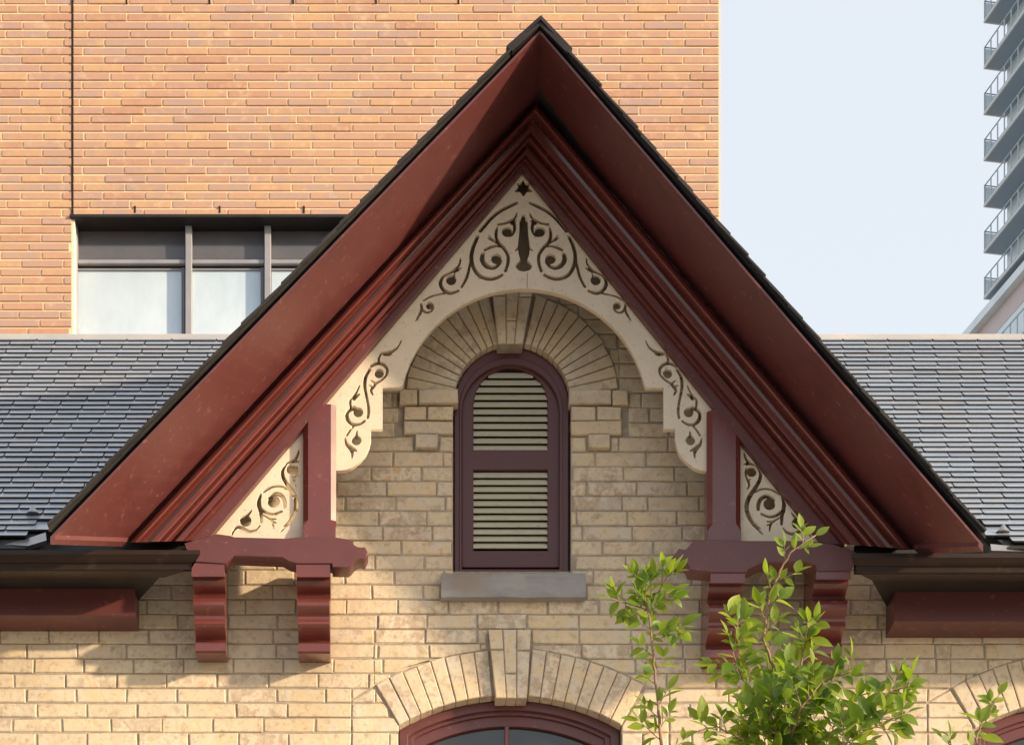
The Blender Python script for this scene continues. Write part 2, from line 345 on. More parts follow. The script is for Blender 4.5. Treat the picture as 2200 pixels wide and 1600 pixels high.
brng = random.Random(11)
off = 0.0
row = -9
while True:
    yt = Y0 + PITCH*row; yb = yt + PITCH
    if yt > 1740: break
    if yb < 640: row += 1; continue
    T, B = yt+g, yb-g
    # extent of this course
    if yt < 1190:
        half = (yb-395)/1.17 + 30
        xa, xb = max(150, 1100-half), min(2050, 1110+half)
    else: xa, xb = -1255, 3455
    off = (row % 2)*54 + brng.uniform(-9, 9) + row*2.0
    cuts = []; x = -1372 + (off % 108)
    while x < xb+120:
        cuts.append(x); L_ = 108 + brng.uniform(-3, 3)
        if brng.random() < .02: L_ = 55
        x += L_
    extra = [xa, xb]
    ex = []            # excluded intervals
    if yt < 1226 and yb > 850: ex.append((974, 1226))
    if row in (-1, 0, 1): ex += [(856, 974), (1226, 1350)]
    if row == 2: ex += [(889, 943), (1260, 1312)]
    if yt > 1224 and yt < 1286 and row in (11, 12): ex.append((947, 1259))
    for c in LCs:
        if yt > 1470: extra += [c[0]-341, c[0]+342]
        if yt > 1350 and yt < 1400: ex.append((c[0]-49, c[0]+46))
        if yb > 1570: ex.append((c[0]-XI, c[0]+XI))
    allc = sorted([c for c in cuts if xa < c < xb and all(abs(c-e) > 38 for e in extra)] + extra)
    for x0, x1 in zip(allc[:-1], allc[1:]):
        segs = [(x0, x1)]
        for e in ex: segs = sub(segs, e[0], e[1])
        for s0, s1 in segs:
            if s1 <= xa or s0 >= xb: continue
            s0 += g+.2; s1 -= g+.2
            if s1-s0 < 8: continue
            parts = [[(s0, T), (s1, T), (s1, B), (s0, B)]]
            if yt < 845 and s1 > UC[0]-UR2 and s0 < UC[0]+UR2:
                parts = ext_part(s0, s1, T, B, UC[0], UC[1], UR2, UR2)
                if s0 < UC[0]-UR2: parts.append([(s0, T), (UC[0]-UR2-1, T), (UC[0]-UR2-1, B), (s0, B)])
                if s1 > UC[0]+UR2: parts.append([(UC[0]+UR2+1, T), (s1, T), (s1, B), (UC[0]+UR2+1, B)])
            for c in LCs:
                if yb > 1385 and yt < 1570 and s1 > c[0]-XL and s0 < c[0]+XL:
                    ys = c[1]-math.sqrt(LR2**2-XL**2); yi = c[1]-math.sqrt(LR1**2-XI**2)
                    if T > ys-2:
                        sg = -1 if (s0+s1)/2 < c[0] else 1
                        xe, xi = c[0]+sg*XL, c[0]+sg*XI; dx, dy = xi-xe, yi-ys
                        A_, B_ = (-dy, dx) if sg < 0 else (dy, -dx)
                        ln = math.hypot(A_, B_)
                        q = clip([(s0, T), (s1, T), (s1, B), (s0, B)], A_/ln, B_/ln, -(A_*xe+B_*ys)/ln - 2)
                        parts = [q] if len(q) > 2 else []
                        continue
                    parts = ext_part(s0, s1, T, B, c[0], c[1], LR2, XL)
                    if s0 < c[0]-XL: parts.append([(s0, T), (min(s1,c[0]-XL), T), (min(s1,c[0]-XL), B), (s0, B)])
                    if s1 > c[0]+XL: parts.append([(max(s0,c[0]+XL), T), (s1, T), (s1, B), (max(s0,c[0]+XL), B)])
                    ang = math.atan2(XI, c[1]-math.sqrt(LR1**2-XI**2)-0) if False else 0
                    ys = c[1]-math.sqrt(LR2**2-XL**2); yi = c[1]-math.sqrt(LR1**2-XI**2)
                    for sg in (-1, 1):
                        xe, xi = c[0]+sg*XL, c[0]+sg*XI
                        lo, hi = (xe, xi) if sg < 0 else (xi, xe)
                        a0, a1 = max(s0, lo), min(s1, hi)
                        if a1-a0 > 3:
                            r = [(a0, T), (a1, T), (a1, B), (a0, B)]
                            # below/outside the skewback line (xe,ys)-(xi,yi)
                            dx, dy = xi-xe, yi-ys; nx, ny = -sg*-dy*-1, 0
                            A_, B_ = (-dy, dx) if sg < 0 else (dy, -dx)
                            C_ = -(A_*xe + B_*ys)
                            ln = math.hypot(A_, B_)
                            r = clip(r, A_/ln, B_/ln, C_/ln - 2)
                            r = clip(r, 0, 1, -(ys+1)) if len(r) > 2 else r
                            if len(r) > 2: parts.append(r)
                    # merge the plain outer part with the skew part where they touch
            # merge touching pieces on a shared vertical edge: keep separate if tiny
            for c in LCs:
                for sg in (-1, 1):
                    ax_, ay_ = c[0]+sg*XL, c[1]-math.sqrt(LR2**2-XL**2); bx_, by_ = c[0]+sg*340, ay_+27
                    new = []
                    for p in parts:
                        xs = [q[0] for q in p]; ys_ = [q[1] for q in p]
                        if min(xs) > min(ax_, bx_)-6 and max(xs) < max(ax_, bx_)+60 and ((sg < 0 and max(xs) < c[0]-200) or (sg > 0 and min(xs) > c[0]+200)) and max(ys_) > ay_-4 and min(ys_) < by_+4:
                            dx, dy = bx_-ax_, by_-ay_; ln = math.hypot(dx, dy); A_, B_ = -dy/ln, dx/ln; C_ = -(A_*ax_+B_*ay_)
                            for sgn_ in (1, -1):
                                q = clip(p, A_*sgn_, B_*sgn_, C_*sgn_-1.6)
                                if len(q) > 2 and area(q) > 50: new.append(q)
                        else: new.append(p)
                    parts = new
            for p in parts:
                if len(p) > 2 and area(p) > 60: BR.append((p, 0.0))
    row += 1

# special protruding bricks by the upper window (px rectangles, proud)
def R4(x0, y0, x1, y1): return [(x0, y0), (x1, y0), (x1, y1), (x0, y1)]
for r, d in ((R4(859,843,896,873),.030),(R4(899,843,983,872),.030),(R4(868,876,915,903),.014),(R4(919,876,973,903),.014),(R4(868,907,973,934),.014),
             (R4(893,938,940,966),.030),(R4(1222,843,1312,872),.030),(R4(1315,843,1348,873),.030),(R4(1227,876,1279,904),.014),(R4(1283,876,1335,904),.014),
             (R4(1227,907,1335,935),.014),(R4(1263,938,1309,966),.030)):
    BR.append((r, d))

def vrank(p):     # how large a brick shows in the picture
    cx = sum(q[0] for q in p)/len(p); cy = sum(q[1] for q in p)/len(p)
    vis = (0 < cx < 2200 and cy < 1600)
    hid = (cy < 1000 and (cx < 720 or cx > 1520)) or cy < 660 or (cy < 1150 and (cx < 560 or cx > 1690)) or (cy < 1250 and (cx < 300 or cx > 1830)) or (cy < 1340 and (cx<290 or cx > 1900))
    arcx = ((cx-1125)**2 + (cy-887)**2) > 275**2 and cy < 832
    return (1e6 if vis and not hid and not arcx else 0) + area(p)
BR.sort(key=lambda t: -vrank(t[0]))
stuff = MB()
def brick_mb(mbx, p, d):
    q = px(p, 0)
    q = [(a+brng.uniform(-.0022,.0022), b+brng.uniform(-.0022,.0022)) for a, b in q]
    jit = brng.uniform(-.0025, .0025)
    mbx.prism(q, -d+jit, .10, brng.uniform(.003,.0055))
ARCHN = 0
for i, (p, d) in enumerate(BR):
    if i < 300:
        m_ = MB(); brick_mb(m_, p, d); m_.build('brick', M['brick'], wall, center=True)
    else: brick_mb(stuff, p, d)
o = stuff.build('brick', M['brick'], wall); o['kind'] = 'stuff'

# arch bricks
def vouss(c, r1, r2, a0, a1, d, name='arch_brick', deep=.10):
    gg = 1.0
    p = []
    for r, s in ((r2, 1), (r1, -1)):
        da = math.degrees(gg/r)
        aa = (a0+da, (a0+a1)/2, a1-da)
        if s < 0: aa = aa[::-1]
        for a in aa: p.append((c[0]+r*math.sin(math.radians(a)), c[1]-r*math.cos(math.radians(a))))
    q = px(p); jit = brng.uniform(-.002, .002)
    m_ = MB(); m_.prism(q, -d+jit, deep, .0035); return m_.build(name, M['brick'], wall, center=True)
n = 11
a_key = 12.5
for sgn in (-1, 1):
    for k in range(n):
        a0 = a_key + (84-a_key)*k/n; a1 = a_key + (84-a_key)*(k+1)/n
        if sgn < 0: a0, a1 = -a1, -a0
        vouss(UC, UR1, UR2+brng.uniform(-2, 2), a0, a1, .012)
for c in LCs:
    ak = 4.6; ae = math.degrees(math.asin(XI/LR1))
    for sgn in (-1, 1):
        for k in range(8):
            a0 = ak+(ae-ak)*k/8; a1 = ak+(ae-ak)*(k+1)/8
            if sgn < 0: a0, a1 = -a1, -a0
            if c[0] + 576*math.sin(math.radians(a0)) > 3500: continue
            vouss(c, LR1, LR2+brng.uniform(-1.5, 1.5), a0, a1, .006)
# keystones: three columns of wedge bricks
def keystone(xt0, xt1, yt, xb0, xb1, yb, d, splits):
    def pt(u, v):
        a = xt0+(xt1-xt0)*u; b = xb0+(xb1-xb0)*u; return (a+(b-a)*v, yt+(yb-yt)*v)
    for ci, (u0, u1) in enumerate(((0, .34), (.34, .66), (.66, 1))):
        vs = [0] + splits[ci] + [1]
        for v0, v1 in zip(vs[:-1], vs[1:]):
            e = .014; f = .012
            p = [pt(u0+e, v0+f), pt(u1-e, v0+f), pt(u1-e, v1-f), pt(u0+e, v1-f)]
            m_ = MB(); m_.prism(px(p), -d, .10, .0035); m_.build('keystone_brick', M['brick'], wall, center=True)
keystone(1054, 1146, 626, 1068, 1122, 752, .055, [[.18, .0001][:1], [.60], [.20]])
for c in LCs: keystone(c[0]-49, c[0]+45, 1356, c[0]-32, c[0]+36, 1506, .035, [[.30], [.64], [.31]])
for q, d in (([(1055,628),(1145,628),(1121,751),(1069,751)], .048), ([(1048,1358),(1140,1358),(1131,1504),(1065,1504)], .028), ([(2286,1358),(2378,1358),(2369,1504),(2303,1504)], .028)):
    m_ = MB(); m_.prism(px(q), -d, .05); m_.build('keystone_mortar', M['mortar'], wall)

# lower wall below the picture
m_ = MB(); a, b = P(-1260, 4040), P(3460, 1745)
m_.box((a.x, -.004, a.z), (b.x, .006, b.z)); m_.build('lower_wall', M['brickwall'], house)
# side and back bulk of the house (blocks light)

# ---- stone sill
m_ = MB(); p, q = P(948, 1283, .05), P(1258, 1229, .05)
seg = 14; vs = []; fs = []
prof = [(.05,0),(-.044,.002),(-.052,.012),(-.054,.5),(-.048,.97),(-.040,1.0),(.05,1.0)]
for i in range(seg+1):
    x = p.x+(q.x-p.x)*i/seg
    for (yy, t) in prof:
        wob = .003*mnoise.noise(Vector((x*9, t*3, 1)))
        vs.append((x + (.004*mnoise.noise(Vector((t*6, i, 0))) if i in (0, seg) else 0), yy-wob*1.4, p.z+(q.z-p.z)*t + wob))
k = len(prof)
for i in range(seg):
    for j in range(k-1): fs.append((i*k+j, i*k+j+1, (i+1)*k+j+1, (i+1)*k+j))
fs.append(list(range(k))[::-1]); fs.append([seg*k+j for j in range(k)])
m_.add(vs, fs); sill = m_.build('window_sill', M['stone'], house)

# ---- attic window (louvred shutter)
def ringshape(o1, o2, y0, th, name, mat, parent, bev=.003):
    return fill_curve(name, [px(o1), px(o2)], y0, th, mat, parent, bev)
def archframe(xl, xr, yb, ytop, n=22, rr=None):
    r = (xr-xl)/2; cx = (xl+xr)/2; cy = ytop + r
    return [(xl, yb)] + arc(cx, cy, r, -90, 90, n) + [(xr, yb)]
aw = mesh('attic_window', [P(976,1224,-.075),P(1224,1224,-.075),P(1224,760,-.075),P(976,760,-.075)], [(0,1,2,3)], M['blackout'], house)
outer = [(976.5, 1226)] + [(976.5, 850)] + arc(1100, 862, 123.5, -84, 84, 24) + [(1223.5, 850), (1223.5, 1226)]
inner = [(993, 1216), (993, 880)] + arc(1098, 880, 105, -90, 90, 24) + [(1203, 880), (1203, 1216)]
ringshape(outer, inner, .035, .06, 'casing', M['maroon'], aw, .004)
# shutter stiles with two louvred openings
so_ = [(992, 1220), (992, 880)] + arc(1098, 880, 106, -90, 90, 24) + [(1204, 880), (1204, 1220)]
up = [(1017, 968), (1017, 872)] + arc(1097, 870, 79, -85, 85, 22) + [(1176, 872), (1176, 968)]
lo = [(1017, 1184), (1017, 1010), (1176, 1010), (1176, 1184)]
fill_curve('shutter_frame', [px(so_, -.06), px(up, -.06), px(lo, -.06)], .052, .032, M['maroon'], aw, .003)
# inner bead of casing
b1 = [(987, 1222), (987, 872)] + arc(1099, 872, 112, -90, 90, 24) + [(1211, 872), (1211, 1222)]
fill_curve('casing_bead', [px(b1, 0), px(inner, 0)], .030, .012, M['maroon'], aw, .003)
def slat(y, xl, xr):
    m_ = MB(); a = P(xl, y, -.065); b = P(xr, y, -.065)
    h = 0.021
    for x in (a.x, b.x): pass
    pr = [(.0580, -.0165), (.0535, -.0150), (.0735, .0150), (.0780, .0135)]
    vs = [(x, yy, a.z+zz) for x in (a.x, b.x) for yy, zz in pr]
    fs = [(0,1,2,3), (7,6,5,4)] + [(i, i+4, (i+1)%4+4, (i+1)%4) for i in range(4)]
    m_.add(vs, fs); m_.build('slat', M['slat'], aw, center=True)
y = 806
while y < 968:
    if y < 870: hw = math.sqrt(max(0, 79**2-(870-y)**2)) + 2
    else: hw = 80
    slat(y, 1097-max(hw, 20), 1097+max(hw, 20)); y += 15.6
y = 1020
while y < 1184: slat(y, 1015, 1178); y += 15.2

# ---- lower windows
for ci, c in enumerate(LCs):
    cx, cy = c
    lw = mesh('sash_window', [P(cx-XI,1735,-.14),P(cx+XI,1735,-.14),P(cx+XI,1480,-.14),P(cx-XI,1480,-.14)], [(0,1,2,3)], M['blackout'], house)
    def ring(r0, r1, w0, w1, y0, th, name, bev=.003):
        a0, a1 = math.degrees(math.asin(w0/r0)), math.degrees(math.asin(w1/r1))
        o1 = [(cx-w0, 1738)] + arc(cx, cy, r0, -a0, a0, 20) + [(cx+w0, 1738)]
        o2 = [(cx-w1, 1730)] + arc(cx, cy, r1, -a1, a1, 20) + [(cx+w1, 1730)]
        fill_curve(name, [px(o1), px(o2)], y0, th, M['red'], lw, bev)
    ring(LR1-1, LR1-20, XI-1, XI-20, .065, .06, 'casing')
    ring(LR1-18, LR1-28, XI-18, XI-32, .085, .04, 'casing_bead')
    ring(LR1-27, LR1-50, XI-31, XI-47, .10, .035, 'sash_frame')
    a1 = math.degrees(math.asin((XI-40)/(LR1-45)))
    gl = px([(cx-XI+40, 1730)] + arc(cx, cy, LR1-45, -a1, a1, 16) + [(cx+XI-40, 1730)])
    m_ = MB(); m_.prism(gl, .122, .126); m_.build('pane', M['glass'], lw)
    a, b = P(cx-12, 1735, -.1), P(cx-2, 1535, -.1)
    m_ = MB(); m_.cbox((a.x, .103, a.z), (b.x, .13, b.z), .003); m_.build('mullion', M['redgloss'], lw)
    a, b = P(cx-XI+35, 1663, -.1), P(cx+XI-35, 1650, -.1)
    m_ = MB(); m_.cbox((a.x, .100, a.z), (b.x, .13, b.z), .003); m_.build('rail', M['redgloss'], lw)

# ------------------------------------------------------------------ gable woodwork
DF, DS = .92, .455                    # soffit front / back distance from the wall
AP_F, LB_F, RB_F = (1160, 72), (108, 1160), (2112, 1176)          # soffit outer edge
AP_B, LB_B, RB_B = (1155, 212), (266, 1165), (1972, 1180)         # soffit inner edge
AP_I, LB_I, RB_I = (1123, 364), (444, 1160), (1770, 1166)         # inner edge of the rake board
DI = .315
def lerp(a, b, t): return tuple(a[i]+(b[i]-a[i])*t for i in range(len(a)))
NSEG = 30
def strip(lines, mat, name, side, parent, smooth=False, angle=30, cap=True, wob=0.0):
    """lines: list of (apex px, end px, d_apex, d_end); builds the ruled surface"""
    vs = []; fs = []; k = len(lines)
    for i in range(NSEG+1):
        t = i/NSEG
        for j, (a, b, da, db) in enumerate(lines):
            v = P(a[0], a[1], da).lerp(P(b[0], b[1], db), t)
            if wob and 0 < j < k-1: v.y += wob*mnoise.noise(Vector((t*14, j*.15, side*5)))
            vs.append(v)
    for i in range(NSEG):
        for j in range(k-1):
            q = (i*k+j, i*k+j+1, (i+1)*k+j+1, (i+1)*k+j)
            fs.append(q if side > 0 else q[::-1])
    if cap:
        c = [NSEG*k+j for j in range(k)]; fs.append(c if side < 0 else c[::-1])
    return mesh(name, vs, fs, mat, parent, smooth, None, angle)
# profile: (fraction at apex, fraction at the foot, distance from wall)
prof0 = [(0,.455),(.012,.448),(.022,.418),(.060,.415),(.070,.462),(.085,.484),(.11,.498),(.14,.502),(.17,.494),(.19,.474),(.21,.452),(.24,.433),(.275,.424),
        (.325,.420),(.328,.448),(.39,.448),(.393,.412),(.425,.406),(.428,.388),(.455,.392),(.49,.394),(.52,.388),(.545,.374),(.57,.356),(.60,.345),(.622,.342),(.625,.376),(.70,.376),(.703,.343),(.73,.338),(.733,.345),(.765,.345),(.79,.335),(.80,.318)]
prof = [(f*1.13, f*1.0, d) for f, d in prof0]
for side, LBb, LBi in ((-1, LB_B, LB_I), (1, RB_B, RB_I)):
    lines = []
    for fa, ff, dd in prof:
        lines.append((lerp(AP_B, AP_I, fa), lerp(LBb, LBi, ff), dd, dd))
    # top back line so the profile is a closed solid
    o = strip(lines, M['redgloss'], 'rake_moulding', side, house, True, 32, wob=0)
    # flat rake board
    bl = [(lerp(AP_B, AP_I, .75), lerp(LBb, LBi, .615), .30, .30), (lerp(AP_B, AP_I, .752), lerp(LBb, LBi, .617), DI, DI), (AP_I, LBi, DI, DI), (lerp(AP_B, AP_I, 1.0), LBi, .262, .262)]
    ia, ib = P(*AP_I, DI), P(*LBi, DI)
    vs = []; fs = []
    for i in range(NSEG+1):
        t = i/NSEG
        A_ = P(*lerp(AP_B, AP_I, .88), DI).lerp(P(*lerp(LBb, LBi, .78), DI), t); B_ = ia.lerp(ib, t)
        vs += [A_+Vector((0,.05,0)), A_, B_, B_+Vector((0,.040,0))]
    for i in range(NSEG):
        for j in range(4):
            q = (i*4+j, i*4+(j+1)%4, (i+1)*4+(j+1)%4, (i+1)*4+j); fs.append(q if side > 0 else q[::-1])
    fs.append([NSEG*4+j for j in range(4)])
    mesh('rake_board', vs, fs, M['red'], house)
    # soffit, with board thickness and lip
    ef, eb = (LB_F, LB_B) if side < 0 else (RB_F, RB_B)
    sl_ = [(AP_B, eb, DS-.02, DS-.02), (AP_B, eb, DS, DS), (lerp(AP_F, AP_B, .0), ef, DF, DF)]
    lo0 = [P(*AP_B, DS), P(*eb, DS)]; lo1 = [P(*AP_F, DF), P(*ef, DF)]
    upv = Vector((0, 0, .014))
    vs = []; fs = []
    for i in range(NSEG+1):
        t = i/NSEG
        a = lo0[0].lerp(lo0[1], t); b = lo1[0].lerp(lo1[1], t)
        a2 = a + (a-b)*.93
        vs += [a2, b, b+upv, a2+upv]
    for i in range(NSEG):
        for j in range(4):
            q = (i*4+j, i*4+(j+1)%4, (i+1)*4+(j+1)%4, (i+1)*4+j); fs.append(q if side < 0 else q[::-1])
    fs.append([0,1,2,3]); fs.append([NSEG*4+j for j in range(4)])
    mesh('rake_soffit', vs, fs, M['red'], house)
    # lip board closing the foot of the soffit
    p1, p2 = lo1[1], lo0[1]
    nrm = (p2-p1).normalized()
    m_ = MB(); dn = Vector((0,0,-.018)); bk = (lo1[0]-lo1[1]).normalized()*.03
    m_.add([p1, p2, p2+dn, p1+dn, p1+bk, p2+bk, p2+dn+bk, p1+dn+bk], [(0,1,2,3),(7,6,5,4),(0,4,5,1),(3,2,6,7),(0,3,7,4),(1,5,6,2)])
    m_.build('soffit_lip', M['red'], house)

m_ = MB(); p0, p1 = P(AP_F[0], AP_F[1]+3, DF-.004), P(AP_B[0], AP_B[1]+2, DS+.01)
m_.tube([p0, p0.lerp(p1, .5), p1], [.0022, .003, .0025], 6); m_.build('mitre_seam', M['red'], house)
# ---- posts with stopped chamfers
def post(x0, x1, ytop, ybot, c=11):
    d = .3145
    lev = [(ytop, c), (ybot-42, c), (ybot-30, 3), (ybot-24, 0.5), (ybot, .5)]
    if True: lev = [(ytop, c)] + [(ytop+(ybot-42-ytop)*i/4, c) for i in range(1, 5)] + lev[2:]
    vs = []; fs = []
    for y, cc in lev:
        k = cc/c
        for (x, dd) in ((x0, .22), (x0, d-.02*k), (x0+cc, d), (x1-cc, d), (x1, d-.0145*k), (x1, .22)):
            q = P(x, y, d); vs.append((q.x, -dd, q.z))
    for i in range(len(lev)-1):
        for j in range(5): fs.append((i*6+j, (i+1)*6+j, (i+1)*6+j+1, i*6+j+1))
    fs.append([0,1,2,3,4,5]); fs.append([(len(lev)-1)*6+j for j in range(6)][::-1])
    return mesh('post', vs, fs, M['redgloss'], house)
post(651, 722, 868, 1158); post(1520, 1592, 880, 1166)
# ---- cross beams with shaped ends
bl = [(395,1166),(452,1150),(466,1146),(495,1150),(504,1153),(615,1156),(640,1153),(712,1152),(752,1158),(757,1164),(761,1170),(768,1174),(776,1175),(784,1174),(787,1180),(791,1186),(788,1194),(783,1202),(775,1200),(768,1201),(760,1207),(755,1214),(748,1219),(714,1218),(713,1210),(641,1210),(622,1206),(607,1197),(504,1193),(495,1200),(487,1208),(484,1210),(413,1206),(404,1190)]
br = [(1840,1186),(1790,1168),(1745,1161),(1594,1161),(1531,1159),(1491,1161),(1485,1166),(1481,1172),(1473,1180),(1465,1179),(1459,1178),(1452,1187),(1445,1197),(1451,1205),(1459,1211),(1467,1208),(1474,1208),(1480,1215),(1483,1224),(1524,1227),(1528,1229),(1604,1229),(1608,1222),(1622,1216),(1638,1208),(1730,1206),(1742,1209),(1752,1213),(1756,1226),(1828,1226),(1836,1210)]
for q in (bl, br):
    fill_curve('cross_beam', [px(q, .345)], -.345, .105, M['red'], house, .003)

# ---- brackets
def bracket(cxp, dy, hw):
    pr = [(1206,.05),(1206,.338),(1242,.338),(1243,.300),(1246,.285),(1252,.283),(1262,.272),(1274,.250),(1284,.228),(1291,.222),(1292,.262),(1296,.276),(1303,.282),(1311,.281),(1320,.270),(1330,.250),(1338,.238),(1345,.236),(1350,.244),(1356,.246),(1363,.236),(1374,.205),(1386,.172),(1396,.152),(1400,.148),(1401,.166),(1404,.170),(1422,.168),(1428,.158),(1428,.0)]
    vs = []; fs = []; n = len(pr)
    for s_ in (-1, 1):
        for y, d in pr:
            y2 = 1206+(y-1206)*.885+dy; q = P(cxp, y2, max(d, .11)); ww = hw*(1 if y < 1300 else .95)
            vs.append((P(cxp, 0, .33).x + s_*ww*(D-.33)/F, -d, q.z))
    for i in range(n-1): fs.append((i, i+n, i+1+n, i+1))
    fs.append((n-1, 2*n-1, n, 0)); fs.append(list(range(n))); fs.append(list(range(2*n-1, n-1, -1)))
    o = mesh('bracket', vs, fs, M['redgloss'], house, True, Vector((P(cxp,0,.33).x, 0, P(0,1206,.2).z)), 25)
    return o
bracket(447, 0, 35); bracket(673, 1, 36.5); bracket(1563, 14, 37); bracket(1790, 6, 37)

# ---- fretwork boards with pierced scrolls (signed-distance strokes -> traced holes)
def trace(prims, x0, y0, x1, y1, st=1.0):
    nx, ny = int((x1-x0)/st)+1, int((y1-y0)/st)+1
    G = np.full((ny, nx), 50.0)
    X = x0+np.arange(nx)*st; Y = y0+np.arange(ny)*st
    def win(a, b, c, d):
        i0 = max(0, int((a-x0)/st)-3); i1 = min(nx, int((b-x0)/st)+4); j0 = max(0, int((c-y0)/st)-3); j1 = min(ny, int((d-y0)/st)+4)
        return i0, i1, j0, j1
    for pr in prims:
        if pr[0] == 'disc':
            _, cx, cy, r = pr; i0, i1, j0, j1 = win(cx-r, cx+r, cy-r, cy+r)
            xx, yy = np.meshgrid(X[i0:i1], Y[j0:j1]); dd = np.hypot(xx-cx, yy-cy)-r
            G[j0:j1, i0:i1] = np.minimum(G[j0:j1, i0:i1], dd)
        elif pr[0] == 'poly':
            pts = pr[1]; xs = [p[0] for p in pts]; ys = [p[1] for p in pts]; i0, i1, j0, j1 = win(min(xs), max(xs), min(ys), max(ys))
            xx, yy = np.meshgrid(X[i0:i1], Y[j0:j1]); best = np.full(xx.shape, 50.0); ins = np.zeros(xx.shape, bool)
            for k in range(len(pts)):
                (ax, ay), (bx, by) = pts[k], pts[(k+1) % len(pts)]
                ex, ey = bx-ax, by-ay; t = np.clip(((xx-ax)*ex+(yy-ay)*ey)/(ex*ex+ey*ey+1e-9), 0, 1)
                best = np.minimum(best, np.hypot(xx-ax-t*ex, yy-ay-t*ey))
                cnd = ((ay > yy) != (by > yy)) & (xx < (bx-ax)*(yy-ay)/(by-ay+1e-12)+ax); ins ^= cnd
            G[j0:j1, i0:i1] = np.minimum(G[j0:j1, i0:i1], np.where(ins, -best, best))
        else:
            _, pts, ws = pr
            # catmull-rom resample
            n = len(pts); rs = []
            for k in range(n-1):
                p0, p1, p2, p3 = pts[max(k-1,0)], pts[k], pts[k+1], pts[min(k+2,n-1)]
                for u in range(6):
                    t = u/6
                    f = lambda a, b, c, d: .5*((2*b)+(-a+c)*t+(2*a-5*b+4*c-d)*t*t+(-a+3*b-3*c+d)*t**3)
                    rs.append((f(p0[0],p1[0],p2[0],p3[0]), f(p0[1],p1[1],p2[1],p3[1]), (ws[k]+(ws[k+1]-ws[k])*t)/2))
            rs.append((pts[-1][0], pts[-1][1], ws[-1]/2))
            for (ax, ay, ar), (bx, by, b2) in zip(rs[:-1], rs[1:]):
                rm = max(ar, b2)+1
                i0, i1, j0, j1 = win(min(ax,bx)-rm, max(ax,bx)+rm, min(ay,by)-rm, max(ay,by)+rm)
                if i1 <= i0 or j1 <= j0: continue
                xx, yy = np.meshgrid(X[i0:i1], Y[j0:j1]); ex, ey = bx-ax, by-ay
                t = np.clip(((xx-ax)*ex+(yy-ay)*ey)/(ex*ex+ey*ey+1e-9), 0, 1)
                dd = np.hypot(xx-ax-t*ex, yy-ay-t*ey)-(ar+(b2-ar)*t)
                G[j0:j1, i0:i1] = np.minimum(G[j0:j1, i0:i1], dd)
    G -= .75
    I = G < 0
    c = I[:-1,:-1].astype(int) + I[:-1,1:]*2 + I[1:,1:]*4 + I[1:,:-1]*8
    seg = {}
    def ept(e, j, i):
        if e == 0: a, b, p, q = G[j,i], G[j,i+1], (i,j), (i+1,j)
        elif e == 1: a, b, p, q = G[j,i+1], G[j+1,i+1], (i+1,j), (i+1,j+1)
        elif e == 2: a, b, p, q = G[j+1,i], G[j+1,i+1], (i,j+1), (i+1,j+1)
        else: a, b, p, q = G[j,i], G[j+1,i], (i,j), (i,j+1)
        t = a/(a-b); return (x0+st*(p[0]+(q[0]-p[0])*t), y0+st*(p[1]+(q[1]-p[1])*t))
    key = lambda e, j, i: (('h', j+(e == 2), i) if e in (0, 2) else ('v', j, i+(e == 1)))
    TB = {1:[(3,0)],2:[(0,1)],3:[(3,1)],4:[(1,2)],5:[(3,2),(1,0)],6:[(0,2)],7:[(3,2)],8:[(2,3)],9:[(2,0)],10:[(0,3),(2,1)],11:[(2,1)],12:[(1,3)],13:[(1,0)],14:[(0,3)]}
    pos = {}
    for j, i in zip(*np.nonzero((c > 0) & (c < 15))):
        for a, b in TB[int(c[j, i])]:
            ka, kb = key(a, j, i), key(b, j, i); seg[ka] = kb; pos[ka] = ept(a, j, i); pos[kb] = ept(b, j, i)
    loops = []; used = set()
    for s0 in list(seg):
        if s0 in used: continue
        lp = []; k = s0
        while k not in used and k in seg: used.add(k); lp.append(pos[k]); k = seg[k]
        if len(lp) < 8: continue
        out = [lp[0]]
        # simplify: drop points that deviate little
        def rdp(a, b):
            if b-a < 2: return
            (ax, ay), (bx, by) = lp[a], lp[b]; ln = math.hypot(bx-ax, by-ay)+1e-9; m, mi = 0, -1
            for q in range(a+1, b):
                dd = abs((bx-ax)*(lp[q][1]-ay)-(by-ay)*(lp[q][0]-ax))/ln if ln > .01 else math.hypot(lp[q][0]-ax, lp[q][1]-ay)
                if dd > m: m, mi = dd, q
            if m > .18: rdp(a, mi); keep.add(mi); rdp(mi, b)
        keep = {0, len(lp)//2, len(lp)-1}; rdp(0, len(lp)//2); rdp(len(lp)//2, len(lp)-1)
        loops.append([lp[q] for q in sorted(keep)])
    return [l_ for l_ in loops if len(l_) > 3 and area(l_) > 6]

def conv(prims, ox, oy, sc):
    r = []
    for p in prims:
        if p[0] == 'disc': r.append(('disc', ox+p[1]/sc, oy+p[2]/sc, p[3]/sc))
        elif p[0] == 'poly': r.append(('poly', [(ox+a/sc, oy+b/sc) for a, b in p[1]]))
        else: r.append(('st', [(ox+a/sc, oy+b/sc) for a, b in p[1]], [max(w_/sc, 1.6) for w_ in p[2]]))
    return r
def mirror(prims, ax, dy=0):
    r = []
    for p in prims:
        if p[0] == 'disc': r.append(('disc', 2*ax-p[1], p[2]+dy, p[3]))
        elif p[0] == 'poly': r.append(('poly', [(2*ax-a, b+dy) for a, b in p[1]]))
        else: r.append(('st', [(2*ax-a, b+dy) for a, b in p[1]], p[2]))
    return r
def st(*a):
    pts = [(a[i], a[i+1]) for i in range(0, len(a), 3)]; ws = [a[i] for i in range(2, len(a), 3)]
    return ('st', pts, ws)
